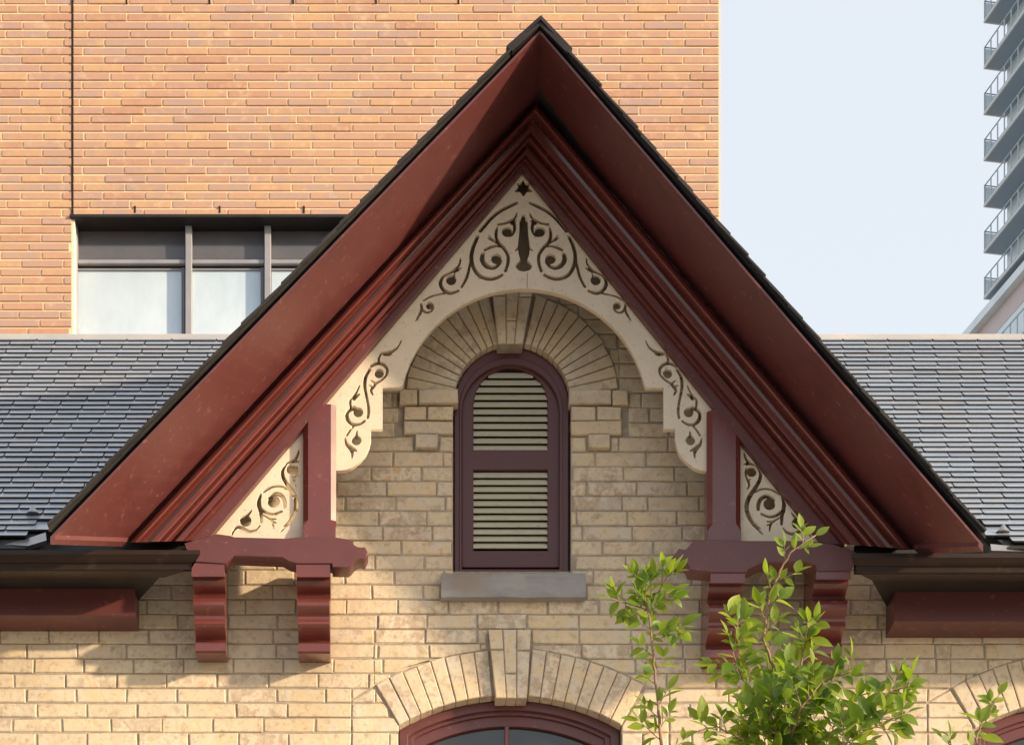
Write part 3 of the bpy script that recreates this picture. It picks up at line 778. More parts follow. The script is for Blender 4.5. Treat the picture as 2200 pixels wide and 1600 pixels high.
A2 = [st(1118,302,24, 1180,330,27, 1260,372,27, 1340,438,27, 1428,543,26),
      st(1452,592,26, 1490,680,28, 1506,770,28, 1488,855,26, 1440,925,28, 1360,955,28, 1290,945,26, 1242,920,22),
      st(1500,740,12, 1522,850,18, 1545,940,20, 1588,1022,18),
      st(1212,885,22, 1192,820,22, 1192,752,22, 1228,690,24, 1268,648,24, 1292,600,20, 1292,545,18, 1282,512,12),
      st(1236,685,10, 1285,672,16, 1340,682,22, 1388,706,20),
      st(1408,742,30, 1412,795,34, 1380,842,36, 1325,860,30, 1275,838,22, 1250,800,14), ('disc',1292,783,42),
      st(1268,655,14, 1312,628,14, 1354,582,3), st(1290,640,12, 1330,622,14, 1362,604,4),
      st(1270,486,20, 1210,476,18, 1160,452,22, 1128,425,14, 1115,388,3), st(1120,452,4, 1142,468,26, 1160,480,20),
      st(1136,490,24, 1134,530,20, 1152,572,18, 1180,588,14), ('disc',1200,550,42),
      st(1602,778,4, 1606,822,12, 1650,880,24, 1705,910,14), st(1598,860,3, 1622,880,16, 1652,892,20),
      st(1705,910,14, 1755,940,22, 1772,995,26, 1745,1050,26, 1690,1078,26, 1620,1058,18), ('disc',1680,965,42), st(1650,915,10, 1664,935,20, 1680,950,20),
      st(1735,1078,14, 1800,1092,12, 1860,1108,14, 1918,1140,10),
      ('disc',1864,1185,30), st(1836,1178,10, 1842,1222,12, 1885,1244,16, 1925,1222,16, 1938,1172,16), st(1932,1205,16, 1950,1258,20, 1982,1312,3)]
C2 = [('poly', [(1058,92),(1078,132),(1120,128),(1098,168),(1132,205),(1086,207),(1058,244),(1030,207),(984,205),(1018,168),(998,130),(1037,132)]),
      ('poly', [(1046,402),(1070,402),(1074,440),(1092,450),(1096,560),(1112,680),(1140,716),(1108,702),(1106,740),(1088,795),(1124,828),(1130,855),(1108,880),(1062,890),
                (1018,880),(996,855),(1000,828),(1036,795),(1020,740),(1016,702),(986,716),(1012,680),(1026,560),(1028,450),(1042,440)])]
A4 = [st(318,150,4, 350,212,12, 405,255,26, 460,272,34, 520,276,16), st(420,285,12, 450,292,20, 490,288,16), st(520,276,18, 542,318,18, 545,365,18),
      st(622,404,26, 560,376,30, 500,388,28, 460,432,22, 466,490,20, 512,542,18, 562,572,22, 602,612,34, 622,650,22, 605,696,3), st(590,570,12, 622,552,4), st(610,610,14, 645,598,4),
      ('disc',540,480,44),
      st(636,440,26, 676,510,30, 686,600,26, 672,690,20, 652,790,20, 646,870,22, 656,925,22),
      st(740,604,3, 762,655,12, 800,715,22, 832,745,20, 828,822,14), st(740,690,4, 762,706,20, 792,738,24),
      ('disc',752,872,46), st(790,830,40, 838,848,34, 866,885,28, 858,945,32, 818,988,26, 770,998,22, 722,985,18, 688,960,16),
      st(790,1002,12, 832,1048,18, 866,1104,16),
      ('disc',770,1155,46), st(764,1064,4, 768,1090,16, 768,1120,30), st(884,1138,6, 868,1195,26, 828,1235,44, 812,1285,22, 815,1332,4), st(770,1262,6, 800,1245,28)]
TR = [st(465,430,4, 482,490,20, 522,540,30, 592,562,8), st(466,548,8, 490,545,24, 520,548,20), ('disc',540,625,48),
      st(492,600,26, 480,640,14, 492,690,14, 514,735,20, 515,770,10, 498,800,3), st(500,712,12, 528,702,4),
      st(592,572,10, 630,632,26, 625,702,30, 580,785,34, 522,872,38, 490,970,38, 510,1070,36, 562,1155,30, 650,1255,3), st(560,1150,16, 628,1195,3),
      st(572,832,12, 640,800,14, 720,800,14, 778,822,20, 822,850,20),
      st(852,880,16, 870,940,36, 866,1000,38, 850,1060,32, 845,1155,22), st(852,1022,26, 790,1066,24, 720,1080,22, 640,1052,16),
      ('disc',722,950,58), st(765,905,26, 700,872,34, 642,892,36, 612,945,32, 608,1002,30),
      st(832,1085,3, 775,1118,14, 735,1155,18, 722,1222,3), st(700,1165,4, 738,1150,14), st(700,1128,4, 760,1125,10),
      st(946,1040,3, 985,1085,26, 1050,1125,26), ('disc',1005,1145,54), st(862,1196,8, 900,1238,18, 968,1254,24, 1032,1222,30, 1085,1208,24, 1122,1236,18, 1142,1284,4)]
rightp = conv(A2, 860, 360, 4.0) + conv(A4, 1320, 700, 4.706)
AX = 1124.6
holes = trace(rightp + mirror(rightp, AX, 0) + conv(C2, 860, 360, 4.0), 700, 370, 1545, 1040, .8)
half = [(1521,1012),(1505,1010),(1490,1004),(1474,991),(1461,976),(1454,959),(1451,945),(1451,921),(1426,921),(1426,832),(1388,832)]
arcp = arc(1125, 887, 267, 77, -77, 44)
outl = [(1124, 352), (1548, 868), (1548, 1012)] + half + arcp + [(2250-a-2, b-1) for a, b in half[::-1]] + [(697, 1010), (697, 868)]
arch_board = fill_curve('arch_board', [px(outl, .272)] + [px(h, .272) for h in holes], -.272, .024, M['cream'], house, .0015)
trim_in = half + arcp + [(2250-a-2, b-1) for a, b in half[::-1]]
trim = [(x, y) for x, y in trim_in] + [(1125+(x-1125)*1.05, (887+(y-887)*1.05) if y < 826 else y-10) for x, y in trim_in[::-1]]
fill_curve('arch_trim', [px(trim, .25)], -.2478, .03, M['cream'], house, .002)
m_ = MB(); a, b = P(1132, 619, .273), P(1134, 586, .273); m_.box((a.x, -.2728, a.z), (a.x+.003, -.26, b.z)); m_.build('board_seam', M['bark'], house)
rt = conv(TR, 1500, 880, 4.706)
hr = trace(rt, 1585, 930, 1770, 1165, .6)
fill_curve('fretwork_panel', [px([(1578,905),(1815,1190),(1578,1190)], .272)] + [px(h, .272) for h in hr], -.272, .020, M['cream'], house, .0015)
hl = trace(mirror(rt, 1120.5, -5), 465, 900, 662, 1160, .6)
fill_curve('fretwork_panel', [px([(668,900),(668,1180),(420,1180)], .272)] + [px(h, .272) for h in hl], -.272, .020, M['cream'], house, .0015)

# ------------------------------------------------------------------ roofs
EZ, EY = P(0, 1172, .45).z, -.45
BK = 2.2       # how far the gable roof runs back
ridge = P(1160, 66, DF)
gl_f = P(104, 1154, DF); gr_f = P(2118, 1170, DF)
for side, e, name in ((-1, gl_f, 'gable_roof'), (1, gr_f, 'gable_roof')):
    u = Vector((0, 0, .03))
    r0, e0 = ridge + u*.9, e + u*.9
    vs = [r0, e0, e0+Vector((0, BK+DF, 0)), r0+Vector((0, BK+DF, 0))]
    dn = Vector((0, 0, -.02))
    # boarding above the soffit
    vs2 = vs + [v + Vector((0,0,.02)) for v in vs]
    vs2 = [v + Vector((0, .004, 0)) for v in vs2]
    te = (r0.z-EZ)/(r0.z-e0.z); ve = r0.lerp(e0, te); ve.y = EY-.03
    eb_ = LB_B if side < 0 else RB_B
    lowb = e0.lerp(P(*eb_, DS), .72)+u*.4
    rb = r0.copy(); rb.y = EY + (r0.z-EZ) - .02
    vs = [r0, e0, lowb, ve, rb]
    vs2 = [v + Vector((0,.004,0)) for v in vs] + [v + Vector((0,.004,.02)) for v in vs]
    gr = mesh(name, vs2, [(0,1,2,3,4),(9,8,7,6,5)] + [(i, i+5, (i+1)%5+5, (i+1)%5) for i in range(5)], M['slate_and_edge_shade'], house)
    # verge slates
    dirv = (e-ridge); ln = dirv.length; dirv.normalize(); nrm = Vector((-dirv.z, 0, dirv.x)) if side < 0 else Vector((dirv.z, 0, -dirv.x))
    if nrm.z < 0: nrm = -nrm
    st_ = .118; n = int((ln-.19)/st_)
    for i in range(n+1):
        s0 = i*st_ + .03
        L_ = .20 + brng.uniform(-.006, .006)
        a = ridge + dirv*s0 + nrm*(.020) ; b = ridge + dirv*min(s0+L_, ln+.0) + nrm*(.029+brng.uniform(-.002,.003))
        fwd = Vector((0, -brng.uniform(.014, .024), 0))
        th = nrm*.008; back = Vector((0, .30 if i < n-3 else .05, 0))
        v = [a+fwd, b+fwd, b+fwd+th, a+fwd+th, a+back, b+back, b+back+th, a+back+th]
        c = sum(v, Vector((0,0,0)))/8
        mesh('verge_slate', v, [(0,1,2,3),(7,6,5,4),(0,4,5,1),(1,5,6,2),(2,6,7,3),(3,7,4,0)], M['slate_and_edge_shade'], gr, origin=c)
    # field of the gable roof behind the verge
    m_ = MB()
    for i in range(n+1):
        s0 = i*st_+.03
        if ridge.z+dirv.z*(s0+.19) < EZ+.05: continue
        a = ridge+dirv*s0+nrm*.026+Vector((0,.28,0)); b = ridge+dirv*min(s0+.19, ln)+nrm*.044+Vector((0,.28,0)); bk = Vector((0,max(.05, EY+(a.z-EZ)-a.y+.03),0))
        m_.add([a,b,b+bk,a+bk,a+nrm*.01,b+nrm*.01,b+bk+nrm*.01,a+bk+nrm*.01], [(0,1,2,3),(7,6,5,4),(0,4,5,1),(1,5,6,2),(2,6,7,3),(3,7,4,0)])
    o = m_.build('slate_courses', M['slate'], gr); o['kind'] = 'stuff'
# ridge cap, folded dark metal
m_ = MB(); rc = P(1162, 36, DF+.03)
for e_ in (P(1092, 98, DF+.01), P(1224, 102, DF+.01)):
    bk = Vector((0, 2.6, 0)); th = Vector((0, 0, -.012))
    if e_.x > rc.x: rc2 = rc
    v = [rc, e_, e_+bk, rc+bk, rc+th, e_+th, e_+th+bk, rc+th+bk]
    m_.add(v, [(0,1,2,3),(7,6,5,4),(0,4,5,1),(1,5,6,2),(2,6,7,3),(3,7,4,0)])
m_.prism(px([(1162,33),(1230,104),(1219,114),(1160,55),(1101,110),(1088,99)], DF+.02), -(DF+.02), -(DF-.2))
m_.build('ridge_cap', M['dark_metal'], house)

# main roofs left and right
rY = 1.5; RD = D + rY
RZ = CZ + (VY-731)*RD/F
run = math.hypot(rY-EY, RZ-EZ); sd = Vector((0, (rY-EY)/run, (RZ-EZ)/run)); sn = Vector((0, -sd.z, sd.y))
NR = 43; EXP = run/NR; SW = .236
def roof_edge_x(s, side):
    """x of the gable verge at slope position s (where the main roof disappears behind the gable)"""
    p = Vector((0, EY, EZ)) + sd*s
    dist = D + p.y; y = VY - (p.z-CZ)*F/dist
    t = (y-66)/(1154-66)
    xe = 1160 + ((104-1160) if side < 0 else (2118-1160))*t
    return (xe-VX)*dist/F, dist, y
SL = []
main = []
for side in (-1, 1):
    x0, x1 = (P(-1300,0).x, P(1162,0).x-.0) if side < 0 else (P(1162,0).x, P(3500,0).x)
    u = Vector((0,0,0))
    if side < 0: xa0, xb0, xa1, xb1 = x0, roof_edge_x(0, -1)[0]-.06, x0, roof_edge_x(run, -1)[0]+.3
    else: xa0, xb0, xa1, xb1 = roof_edge_x(0, 1)[0]+.06, x1, roof_edge_x(run, 1)[0]-.3, x1
    E0 = Vector((0, EY-.02, EZ-.02)); E1 = E0 + sd*(run+.02)
    a, b, b1_, a1_ = E0+Vector((xa0,0,0)), E0+Vector((xb0,0,0)), E1+Vector((xb1,0,0)), E1+Vector((xa1,0,0))
    mr = mesh('main_roof', [a, b, b1_, a1_, a-sn*.05, b-sn*.05, b1_-sn*.05, a1_-sn*.05], [(0,1,2,3),(7,6,5,4),(0,4,5,1),(1,5,6,2),(2,6,7,3),(3,7,4,0)], M['slate_and_edge_shade'], house)
    main.append(mr)
    for r in range(NR):
        s0 = r*EXP; xe, dist, yy = roof_edge_x(s0, side)
        off = (r % 2)*SW/2 + brng.uniform(-.008, .008) + r*.0085
        x = x0 - (x0 % SW) + off
        while x < x1:
            inside = (x + SW*.3 < xe+.10) if side < 0 else (x+SW*.7 > xe-.10)
            fx0 = (x*F/dist)+VX; fx1 = ((x+SW)*F/dist)+VX
            vis = inside and fx1 > 0 and fx0 < 2200
            ov = -.08 + .33*min(1, r/10)
            near = (x+SW < xe+ov+SW*.4) if side < 0 else (x > xe-ov-SW*.4)
            if near: SL.append((vis, side, x, s0))
            x += SW
def slate_mesh(mbx, w_, seed):
    rr = random.Random(seed); c = .007
    L_ = EXP*2.0; t0 = .0075
    g2 = .003
    # front edge at s=0, proud; tail tucked under the next course
    top = [(g2+c, 0), (w_-g2-c, 0), (w_-g2, c), (w_-g2, L_), (g2, L_), (g2, c)]
    j = [rr.uniform(-.0012, .0012) for _ in top]
    hgt = lambda s: .0155 - .0155*min(1, s/L_) 
    T = []; B = []
    for (x, s), q in zip(top, j):
        s2 = s+q if s < .02 else s
        v = Vector((x, 0, 0)) + sd*s2
        T.append(v + sn*(hgt(s)+.0055)); B.append(v + sn*(hgt(s)-.0035))
    n = len(top); fs = [tuple(range(n))] + [(i, i+n, (i+1)%n+n, (i+1)%n) for i in range(n)]
    mbx.add(T+B, fs)
SM = []
for k in range(8):
    m_ = MB(); slate_mesh(m_, SW, k); me = bpy.data.meshes.new('slate')
    me.from_pydata([tuple(v) for v in m_.v], [], m_.f); me.materials.append(M['slate']); me.materials.append(M['slate_and_edge_shade'])
    for p_ in me.polygons[1:]: p_.material_index = 1  # edge faces coloured dark as the shade below the course
    me.update(); SM.append(me)
SL.sort(key=lambda t: (not t[0], t[3]))
st_mb = {-1: MB(), 1: MB()}
for i, (vis, side, x, s0) in enumerate(SL):
    loc = Vector((x, EY, EZ)) + sd*s0 + sn*brng.uniform(0, .0015)
    me = SM[brng.randrange(8)]
    if vis and i < 300:
        o = bpy.data.objects.new('slate', me); link(o, main[0 if side < 0 else 1]); o.location = loc; o.rotation_euler = (brng.uniform(-.012, .012), 0, 0)
    else:
        st_mb[side].add([v.co + loc for v in me.vertices], [tuple(p.vertices) for p in me.polygons])
for k in (-1, 1):
    o = st_mb[k].build('slate', M['slate'], main[0 if k < 0 else 1]); o['kind'] = 'stuff'
    o.data.materials.append(M['slate_and_edge_shade'])
    for i_, p_ in enumerate(o.data.polygons): p_.material_index = 1 if i_ % 7 else 0  # same painted edge shade on the merged slates
print('slates', len(SL), sum(1 for s_ in SL if s_[0]), 'bricks', len(BR), 'visible', sum(1 for b_ in BR if vrank(b_[0]) > 1e6))
# ridge flashing of the main roof
for a, b in ((-1290, 860), (1440, 3490)):
    m_ = MB(); p, q = P(a, 0), P(b, 0); s_ = RD/D
    xx0, xx1 = (a-VX)*RD/F, (b-VX)*RD/F
    m_.cbox((xx0*.88, rY-.03, RZ-.012), (xx1*.88, rY+.06, RZ+.020), .004)
    m_.build('ridge_flashing', M['ridge'], house)
# back slope of the main roof
m_ = MB(); xx0, xx1 = P(-1300,0).x, P(3500,0).x
m_.add([(xx0, rY+.03, RZ), (xx1, rY+.03, RZ), (xx1, rY+2.5, RZ-2.4), (xx0, rY+2.5, RZ-2.4)], [(0,1,2,3)]); m_.build('rear_roof', M['slate'], house)
m_ = MB(); m_.box((xx0+.3, rY+2.3, 0), (xx1-.3, rY+2.45, RZ-2.3)); m_.box((xx0+.3,.13,0),(xx0+.4,rY+2.3,5.6)); m_.box((xx1-.4,.13,0),(xx1-.3,rY+2.3,5.6)); m_.build('rear_wall', M['brickwall'], house)

# snow guards on the slates
def roof_at(x, y, up=.02):
    lo_, hi_ = 0.0, run
    for _ in range(40):
        mid = (lo_+hi_)/2; p = Vector((0, EY, EZ))+sd*mid; yy = VY-(p.z-CZ)*F/(D+p.y)
        if yy > y: lo_ = mid
        else: hi_ = mid
    p = Vector((0, EY, EZ))+sd*lo_; p.x = (x-VX)*(D+p.y)/F
    return p + sn*up
for x, y in ((72, 1112), (2152, 1152)):
    c = roof_at(x, y); m_ = MB(); R_ = .032
    tip = c + sn*.022 + Vector((0, 0, .016)) ; n = 9
    rim = [c + Vector((R_*math.cos(math.pi*k/n), -.030*math.sin(math.pi*k/n), -.004)) for k in range(n+1)]
    m_.add([tip]+rim, [(0, k+1, k+2) for k in range(n)] + [list(range(1, n+2))[::-1]])
    sg_ = m_.build('snow_guard', M['galv'], house, center=True)

# valley flashing at the feet of the gable
for pts in ([(10,1169,.44),(54,1158,.40),(98,1143,.44),(100,1160,.48),(60,1172,.47)], [(2128,1168,.46),(2210,1176,.44),(2210,1184,.46),(2130,1182,.48)]):
    m_ = MB(); v = [P(*p) for p in pts]; k = len(v)
    m_.add(v + [q+Vector((0, .02, -.01)) for q in v], [list(range(k)), list(range(2*k-1, k-1, -1))] + [(i, i+k, (i+1)%k+k, (i+1)%k) for i in range(k)])
    m_.build('valley_flashing', M['galv'], house)

# ------------------------------------------------------------------ gutters, frieze boxes, eave soffits
def gutter(xa, xb, dy, mit_a, mit_b):
    # profile from front top lip round to the back; (d, y px at d)
    pr = [(.560,1183),(.572,1181),(.574,1190),(.566,1195),(.560,1200),(.545,1207),(.520,1214),(.500,1221),(.494,1226),(.470,1231),(.40,1240),(.395,1206),(.405,1206),(.42,1230),(.53,1222),(.545,1187)]
    vs = []; fs = []; n = len(pr)
    zs = [P(0, y+dy, d).z for d, y in pr]; xa_, xb_ = P(xa, 0, .56).x, P(xb, 0, .56).x
    for s_, X_ in ((0, xa_), (1, xb_)):
        for (d, y), z in zip(pr, zs):
            k = (.572-d)
            xx = X_ + (k*mit_a if s_ == 0 else -k*mit_b)
            vs.append((xx, -d, z))
    for i in range(n): fs.append((i, (i+1)%n, (i+1)%n+n, i+n))
    fs.append(list(range(n))[::-1]); fs.append(list(range(n, 2*n)))
    return mesh('gutter', vs, fs, M['gutter'], house, True, None, 28)
gutter(-1290, 430, 0, 0, 1.0); gutter(1828, 3500, 7, .75, 0)
for xa, xb, dy in ((120, 425, 0), (1836, 2108, 8)):
    p0, p1 = P(xa, 1222+dy, .29), P(xb, 1163+dy, .29); m_ = MB(); m_.box((p0.x, -.29, p0.z), (p1.x, -.27, p1.z)); m_.build('eave_sun_blocker', M['dark_metal'], house)  # added dark board: keeps sun off the wall, fills the black gap
# frieze box (front face leans, dark underside) and soffit board under the gutter
for xa, xb, yt, yf, yb in ((-1280, 291, 1252, 1322, 1350), (1921, 3480, 1266, 1336, 1360)):
    d = .17
    q0, q1 = P(xa, yf, d), P(xb, yt, d)
    m_ = MB()
    pr = [(-.02, q1.z+.12), (-.185, q1.z+.12), (-.185, q1.z-.0), (-.178, q1.z-.045), (-.170, q0.z+.004), (-.166, q0.z), (-.0, q0.z-.004)]
    n = len(pr); vs = [(x, a, b) for x in (q0.x, q1.x) for a, b in pr]
    m_.add(vs, [(i, (i+1)%n, (i+1)%n+n, i+n) for i in range(n)] + [list(range(n))[::-1], list(range(n, 2*n))])
    m_.build('frieze_box', M['red'], house, True, None, 30)
    # sloping eave soffit
    m_ = MB(); zt = P(0, 1193 if xa < 0 else 1200, .46).z
    if xa < 0: pl = [(q0.x, -.50), (P(380, 0, .5).x, -.50), (P(292, 0, .02).x, -.02), (q0.x, -.02)]
    else: pl = [(P(1850, 0, .5).x, -.50), (q1.x, -.50), (q1.x, -.02), (P(1905, 0, .02).x, -.02)]
    v = [(x, y, zt-.03) for x, y in pl] + [(x, y, zt-.008) for x, y in pl]
    m_.add(v, [(0,3,2,1),(4,5,6,7),(0,1,5,4),(1,2,6,5),(2,3,7,6),(3,0,4,7)]); m_.build('eave_soffit', M['dark_metal'], house)

# ------------------------------------------------------------------ ORANGE BRICK BUILDING behind
OD = 17.0; OY = OD - D
def Q(x, y, dist=OD): return Vector(((x-VX)*dist/F, dist-D, CZ+(VY-y)*dist/F))
def qx(pts, dist=OD): return [((x-VX)*dist/F, CZ+(VY-y)*dist/F) for x, y in pts]
ob = empty('brick_block', (Q(700,0).x, OY, 0), 'tall orange brick block with a ribbon window rising behind the slate roof', 'building')
OWIN = (156, 466, 1010, 724)
omain = fill_curve('wall', [qx([(-900, 3769), (-900, -420), (1547.5, -420), (1547.5, 3769)]), qx([(156,466),(1010,466),(1010,724),(156,724)])], OY+.008, .25, M['omortar'], ob)
OB = []; orow = 0; y = -200 + 2.0; OP = 18.25; OL = 89.0
org = random.Random(5)
y = 466 - OP*int(600/OP)
while y < 1150:
    off = (orow % 2)*(OL/2) + (org.uniform(-4, 4)) + (12 if orow % 5 == 0 else 0)
    base = []
    x = -888 + off
    while x < 1545: base.append(x); x += OL + org.uniform(-1.2, 1.2)
    fixed = [-899, 1546]
    if y < 465: fixed.append(155.5)
    base = sorted([b_ for b_ in base if all(abs(b_-f_) > 14 for f_ in fixed)] + fixed)
    for x0, x1 in zip(base[:-1], base[1:]):
        segs = [(x0, x1)]
        if y > 460: segs = sub(segs, 155, 1011) if y < 722 else segs
        for a, b in segs:
            if b-a < 8: continue
            j = 1.6 if a == 155.5 or b == 155.5 else 1.15
            OB.append((a+(1.8 if abs(a-155.5) < .1 else j+.4), y+1.75, b-(1.8 if abs(b-155.5) < .1 else j+.4), y+OP-1.75))
    y += OP; orow += 1
def ovis(b):
    cx, cy = (b[0]+b[2])/2, (b[1]+b[3])/2
    if cx < -40 or cy < -8 or cy > 722: return False
    rake = 60 + abs(cx-1160)*(1.03 if cx < 1160 else 1.165)
    return cy < rake
OB.sort(key=lambda b: (not ovis(b), abs(b[0]+b[2]-700)/2 + abs(b[1]+b[3]-500)*.9))
ost = MB()
for i, b in enumerate(OB):
    a_, c_ = Q(b[0], b[3]), Q(b[2], b[1]); jit = org.uniform(-.003, .003)
    tgt = MB() if i < 300 else ost
    tgt.cbox((a_.x, OY+jit, a_.z), (c_.x, OY+.09, c_.z), .003)
    if i < 300: tgt.build('brick', M['obrick'], omain, center=True)
o = ost.build('brick', M['obrick'], omain); o['kind'] = 'stuff'
# movement joint and weep slots
m_ = MB(); a_, c_ = Q(153.6, 464), Q(157.2, -300); m_.box((a_.x, OY-.003, a_.z), (c_.x, OY+.02, c_.z)); m_.build('movement_joint', M['blackout'], ob)
for x, y in [(290, 450), (472, 450), (653, 450)] + [(272, 0), (450, 0), (630, 0), (808, 0), (985, 0)]:
    m_ = MB(); a_, c_ = Q(x-1.8, y+8), Q(x+1.8, y-7); m_.box((a_.x, OY-.004, a_.z), (c_.x, OY+.02, c_.z)); m_.build('weep_slot', M['blackout'], ob, center=True)
# lintel angle
m_ = MB(); a_, c_ = Q(150, 470), Q(1010, 463); m_.cbox((a_.x, OY-.02, a_.z), (c_.x, OY+.1, c_.z), .003); m_.build('lintel', M['dark_metal'], ob)
# ribbon window
WD = OD + .13
def Wb(name, x0, y0, x1, y1, dd, th, mat, par, c=.004):
    a_, c_ = Q(x0, y1, OD+dd), Q(x1, y0, OD+dd); m_ = MB(); m_.cbox((a_.x, OY+dd, a_.z), (c_.x, OY+dd+th, c_.z), c)
    return m_.build(name, mat, par, center=True)
ow = Wb('ribbon_window', 140, 440, 1020, 745, .24, .02, M['blackout'], ob)
Wb('head', 150, 474, 1015, 486, .10, .10, M['dark_metal'], ow)
Wb('jamb', 152, 470, 160.5, 726, .012, .22, M['jamb'], ow)
Wb('stile', 160.5, 484, 166, 720, .10, .1, M['alu'], ow)
for x0, x1 in ((166, 394), (412, 564), (583, 735), (753, 905)):
    Wb('upper_pane', x0, 488, x1+4, 558, .17, .01, M['spandrel'], ow)
    Wb('transom', x0-2, 557, x1+4, 566, .115, .08, M['alu'], ow)
    Wb('sash_head', x0, 567, x1+3, 576, .15, .05, M['dark_metal'], ow)
    Wb('lower_pane', x0, 577, x1+2, 722, .165, .01, M['pane'], ow)
    Wb('sash_bar', x0, 576.5, x1, 580, .15, .012, M['alu'], ow, .002)
for x in (398, 568, 739, 909):
    Wb('mullion', x, 484, x+14, 724, .09, .10, M['alu'], ow)
    Wb('sash_stile', x-8, 574, x-1, 724, .145, .03, M['spandrel'], ow, .002)
Wb('sill', 150, 722, 1015, 730, .0, .22, M['ridge'], ow)
# building bulk
m_ = MB(); a_, c_ = Q(-900, 3769), Q(1546.8, -418)
m_.box((a_.x, OY+.27, 0), (c_.x, OY+9, c_.z)); m_.build('rear_block', M['omortar'], ob)

# ------------------------------------------------------------------ TOWER
TD = 148.0; u_ = Vector((-.1858, .9826, 0)); v_ = Vector((.9826, .1858, 0))
tow = empty('apartment_tower', tuple(Vector(((2113-VX)*TD/F, TD-D, 0))), 'pale grey high rise tower with stacked railed balconies at the right edge', 'apartment tower')
t0 = Vector(((2113-VX)*TD/F, TD-D, 0)); FH = 98.8*TD/F
zb0 = CZ + (VY-248)*TD/F            # underside of the reference balcony
BW = 1.5; LEN = 26.0
def tbox(mbx, s0, s1, w0, w1, z0, z1):
    """along the facade axis towards the camera s, across w"""
    c = []
    for z in (z0, z1):
        for s_, w_ in ((s0, w0), (s1, w0), (s1, w1), (s0, w1)):
            p = t0 - u_*s_ + v_*w_; c.append((p.x, p.y, z))
    mbx.add(c, [(0,3,2,1),(4,5,6,7),(0,1,5,4),(1,2,6,5),(2,3,7,6),(3,0,4,7)])
m_ = MB(); tbox(m_, .3, LEN, BW, 16, 0, zb0+FH*5); m_.build('wall', M['tower_wall'], tow)
for k in range(-4, 4):
    zb = zb0 + k*FH; st0 = 0
    sl2 = MB(); tbox(sl2, 0, LEN, 0.0, BW+.03, zb, zb+.17)
    b_ = sl2.build('balcony', M['tower_edge'], tow)
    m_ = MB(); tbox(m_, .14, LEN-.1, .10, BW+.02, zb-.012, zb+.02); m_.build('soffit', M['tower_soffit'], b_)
    m_ = MB(); tbox(m_, 0.03, LEN, .03, .09, zb+1.36, zb+1.42); tbox(m_, .03, .09, .03, BW, zb+1.36, zb+1.42); tbox(m_, 0.02, .09, .02, .09, zb+.17, zb+1.42)
    tbox(m_, 0.03, LEN, .04, .08, zb+.24, zb+.28)
    s_ = .9
    while s_ < LEN: tbox(m_, s_, s_+.12, .03, .07, zb+.17, zb+1.38); s_ += .95
    for w_ in (.45, .85): tbox(m_, .04, .08, w_, w_+.05, zb+.17, zb+1.38)
    m_.build('railing', M['rail'], b_)
    m_ = MB(); tbox(m_, .05, .06, .1, BW-.05, zb+.28, zb+1.3); m_.build('rail_panel', M['railglass'], b_)
# windows on the facade
m_ = MB()
for k in range(-6, 4):
    zb = zb0 + k*FH
    s_ = 1.2
    while s_ < LEN-2:
        tbox(m_, s_, s_+1.6, BW-.03, BW+.02, zb+.3, zb+2.5); s_ += 2.3
m_.build('window_band', M['railglass'], tow)
# lower, longer storeys
m_ = MB(); zt = zb0-4*FH
tbox(m_, -9, LEN, .9, 16, 0, zt-.6); m_.build('lower_storeys', M['tower_band'], tow)
m_ = MB(); tbox(m_, -9.2, LEN, .1, .9, zt-1.0, zt-.45); m_.build('parapet', M['tower_wall'], tow)
m_ = MB(); tbox(m_, -9.0, LEN, .6, .9, zt-2.4, zt-1.0); m_.build('parapet_band', M['tower_band'], tow)
m_ = MB(); tbox(m_, -5, LEN, .55, .85, zt-5.4, zt-2.5); m_.build('lower_glazing', M['tower_wall'], tow)
for q_ in (5.6, 9.0):
    lb = MB(); tbox(lb, -4, LEN, -.5, .6, zt-q_, zt-q_+.2); lb = lb.build('balcony', M['tower_edge'], tow)
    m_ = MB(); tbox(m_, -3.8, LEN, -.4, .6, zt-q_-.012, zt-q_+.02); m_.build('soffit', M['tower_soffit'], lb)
    m_ = MB(); s_ = -3.9
    while s_ < LEN: tbox(m_, s_, s_+.12, -.48, -.44, zt-q_+.2, zt-q_+1.5); s_ += .95
    tbox(m_, -4, LEN, -.5, -.44, zt-q_+1.45, zt-q_+1.52); m_.build('railing', M['rail'], lb)

# ------------------------------------------------------------------ YOUNG TREES in front
LM = []
for k in range(7):
    rr = random.Random(100+k); Lf = 1.0; W = .24*rr.uniform(.85, 1.2); cv = rr.uniform(-.25, .25); fo = rr.uniform(.05, .16); dr = rr.uniform(-.28, .05)
    prf = [(0, 0), (.12, .45), (.30, .92), (.48, 1.0), (.66, .82), (.83, .45), (1.0, 0)]
    vs = []; 
    for t, h in prf:
        cx_ = cv*t*t*.5; z = dr*t*t
        if h == 0: vs.append((t, cx_, z))
        else: vs += [(t, cx_-W*h, z+fo*h*.6), (t, cx_, z), (t, cx_+W*h, z+fo*h*.6)]
    fs = [(0,2,1),(0,3,2)]; b_ = 1
    for i in range(4):
        a_ = 1+i*3; fs += [(a_, a_+1, a_+4, a_+3), (a_+1, a_+2, a_+5, a_+4)]
    a_ = 13; fs += [(a_, a_+1, 16), (a_+1, a_+2, 16)]
    me = bpy.data.meshes.new('leaf'); me.from_pydata(vs, [], fs); me.materials.append(M['leaf']); me.polygons.foreach_set('use_smooth', [True]*len(me.polygons)); me.update(); LM.append(me)

